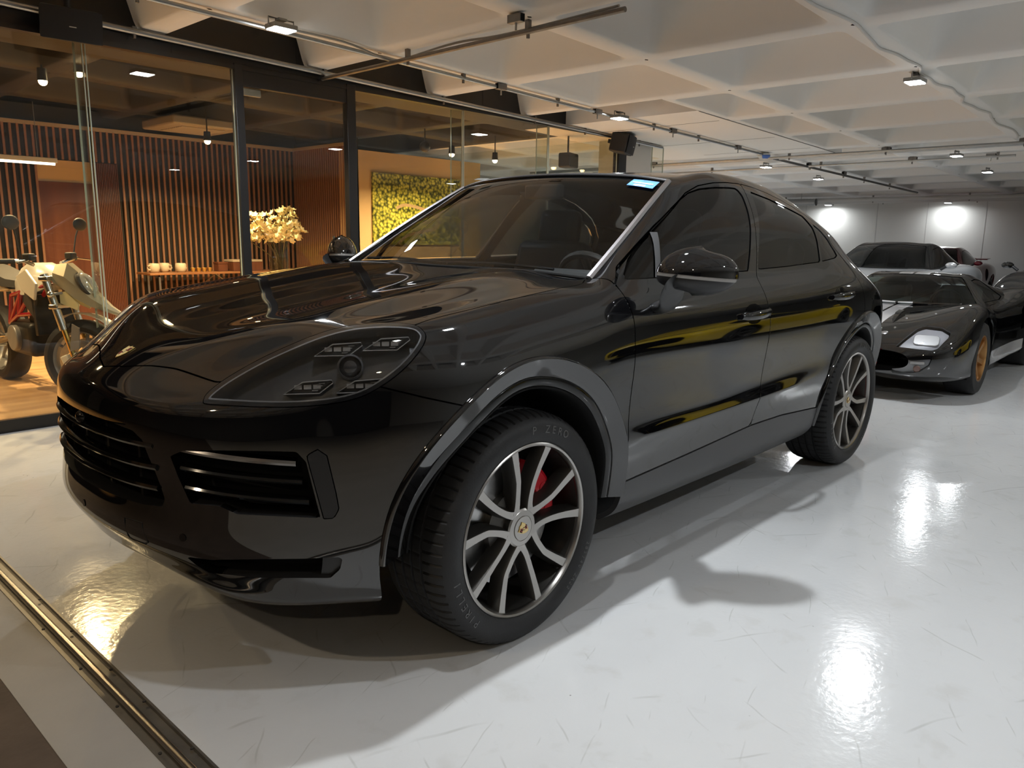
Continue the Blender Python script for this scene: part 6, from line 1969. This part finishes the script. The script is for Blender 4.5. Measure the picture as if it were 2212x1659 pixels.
# ---------------------------------------------------------------- lamp fixtures
M_LENS = emit_mat('cool_led', COOL, 60.0)
M_WARMLENS = emit_mat('warm_led', WARM, 45.0)
M_HOUSING = mat('lamp_housing', (0.30, 0.30, 0.29), 0.45, 0.3)
def flood(x, y, power, label, drop=0.075, rz=0.0, wall=False, col=COOL, lens=None):
    z = cz(x) - drop
    t = thing('flood_light', label, 'ceiling light', (x, y, z), (0, 0, rz), 'white flood lights under the ceiling ribs')
    b = MB().box((0, 0, 0.022), (0.17, 0.13, 0.03)).build('housing', M_HOUSING, t, bevel=0.006)
    MB().box((0, 0, 0.004), (0.15, 0.11, 0.006)).build('lens', lens or M_LENS, t)
    mb = MB()
    mb.tube([(-0.092, 0, 0.02), (-0.092, 0, drop - 0.004), (0.092, 0, drop - 0.004), (0.092, 0, 0.02)], 0.006, 6)
    mb.box((0, 0, drop - 0.008), (0.06, 0.05, 0.014))
    mb.build('yoke', M_HOUSING, t)
    if wall: MB().tube([(0, 0, .03), (XB - x, 0, .03)], .012, 8).build('arm', M_HOUSING, t)
    area_light('lamp', (0, 0, -0.002), power, (0.075, 0.055), col, (0, 0, 0), 170, t)
    return t
P = 28
flood(-1.15, -2.28, P, 'white flood light nearest the speaker, above the shop door')
flood(-5.1, -2.35, P, 'white flood light on the conduit above the far end of the shop glass')
flood(-5.0, 0.50, P, 'white flood light with looped cable on the big rib at upper right')
flood(-0.55, 0.86, P * 1.5, 'white flood light directly above the black car windscreen')
flood(0.65, 1.18, P * .35, 'white flood light above the bonnet, outside the picture')
flood(-5.2, 3.2, P, 'white flood light above the yellow car')
flood(-1.0, 3.8, P * 1.25, 'white flood light behind the photographer')
flood(3.3, 0.4, P * .75, 'warm white flood light over the ramp outside the gate track', col=(1, .80, .55), lens=emit_mat('warm_white_led', (1, .80, .55), 45.0))
flood(-9.9, -2.95, P, 'white flood light left of the pair on the far conduit')
flood(-12.0, -2.95, P, 'white flood light just above the windows of the black car')
flood(-9.8, -0.30, P, 'white flood light on the conduit with a junction box beside it')
flood(-12.0, -0.38, P, 'white flood light hanging farthest right below the ribs')
flood(-18.5, -5.2, P * .4, 'white flood light on the back wall beside the grey duct', wall=True)
flood(-18.5, -2.45, P * .4, 'white flood light on the back wall above the red car', wall=True)
flood(-9.9, -6.2, P, 'white flood light far left beyond the glass end of the shop')
flood(-12.0, -6.4, P, 'white flood light farther left beyond the glass end of the shop')
flood(-9.8, 3.2, P, 'white flood light above the black sports car')
flood(3.3, 3.6, P * .6, 'warm white flood light over the ramp behind the photographer', col=(1, .80, .55), lens=MATS['warm_white_led'])
flood(-5.2, 6.2, P, 'white flood light near the long side wall')
def warm(x, y, z, power, label, cz_=2.68):
    t = thing('track_spot', label, 'spot light', (x, y, z), (0, 0, 0), 'warm spots in the shop')
    MB().lathe([(0.0, 0.10), (0.036, 0.10), (0.042, 0.0), (0.036, 0.0), (0.036, 0.02)], 20, 'z').build('can', M_BLACKMETAL, t)
    mb = MB(); mb.ball((0, 0, -0.004), .034, 16, 10); mb.build('bulb', M_WARMLENS, t)
    MB().cyl((0, 0, 0.10), (0, 0, max(0.13, cz_ - z)), 0.008, 8).build('stem', M_BLACKMETAL, t)
    d = bpy.data.lights.new('lamp', 'AREA'); d.shape = 'DISK'; d.size = 0.08; d.energy = power; d.color = WARM; d.spread = math.radians(150)
    o = bpy.data.objects.new('lamp', d); COL.objects.link(o); o.location = (0, 0, -0.042); o.parent = t
    return t
warm(-0.55, -5.0, 2.56, 85, 'warm spot nearest above the motorcycle')
warm(-0.82, -4.95, 2.66, 85, 'warm spot beside the glass fin above the motorcycle')
warm(-2.55, -6.2, 2.36, 95, 'warm spot glowing in front of the slat wall', 3.10)
warm(-5.25, -5.05, 2.38, 110, 'warm spot in front of the forest picture', 3.10)
warm(-6.0, -5.0, 2.36, 90, 'warm spot near the far glass end of the shop')
warm(0.9, -4.6, 2.60, 55, 'warm spot just left of the picture over the shop entrance')
warm(2.3, -4.6, 2.60, 55, 'warm spot farthest left in the shop, outside the picture')
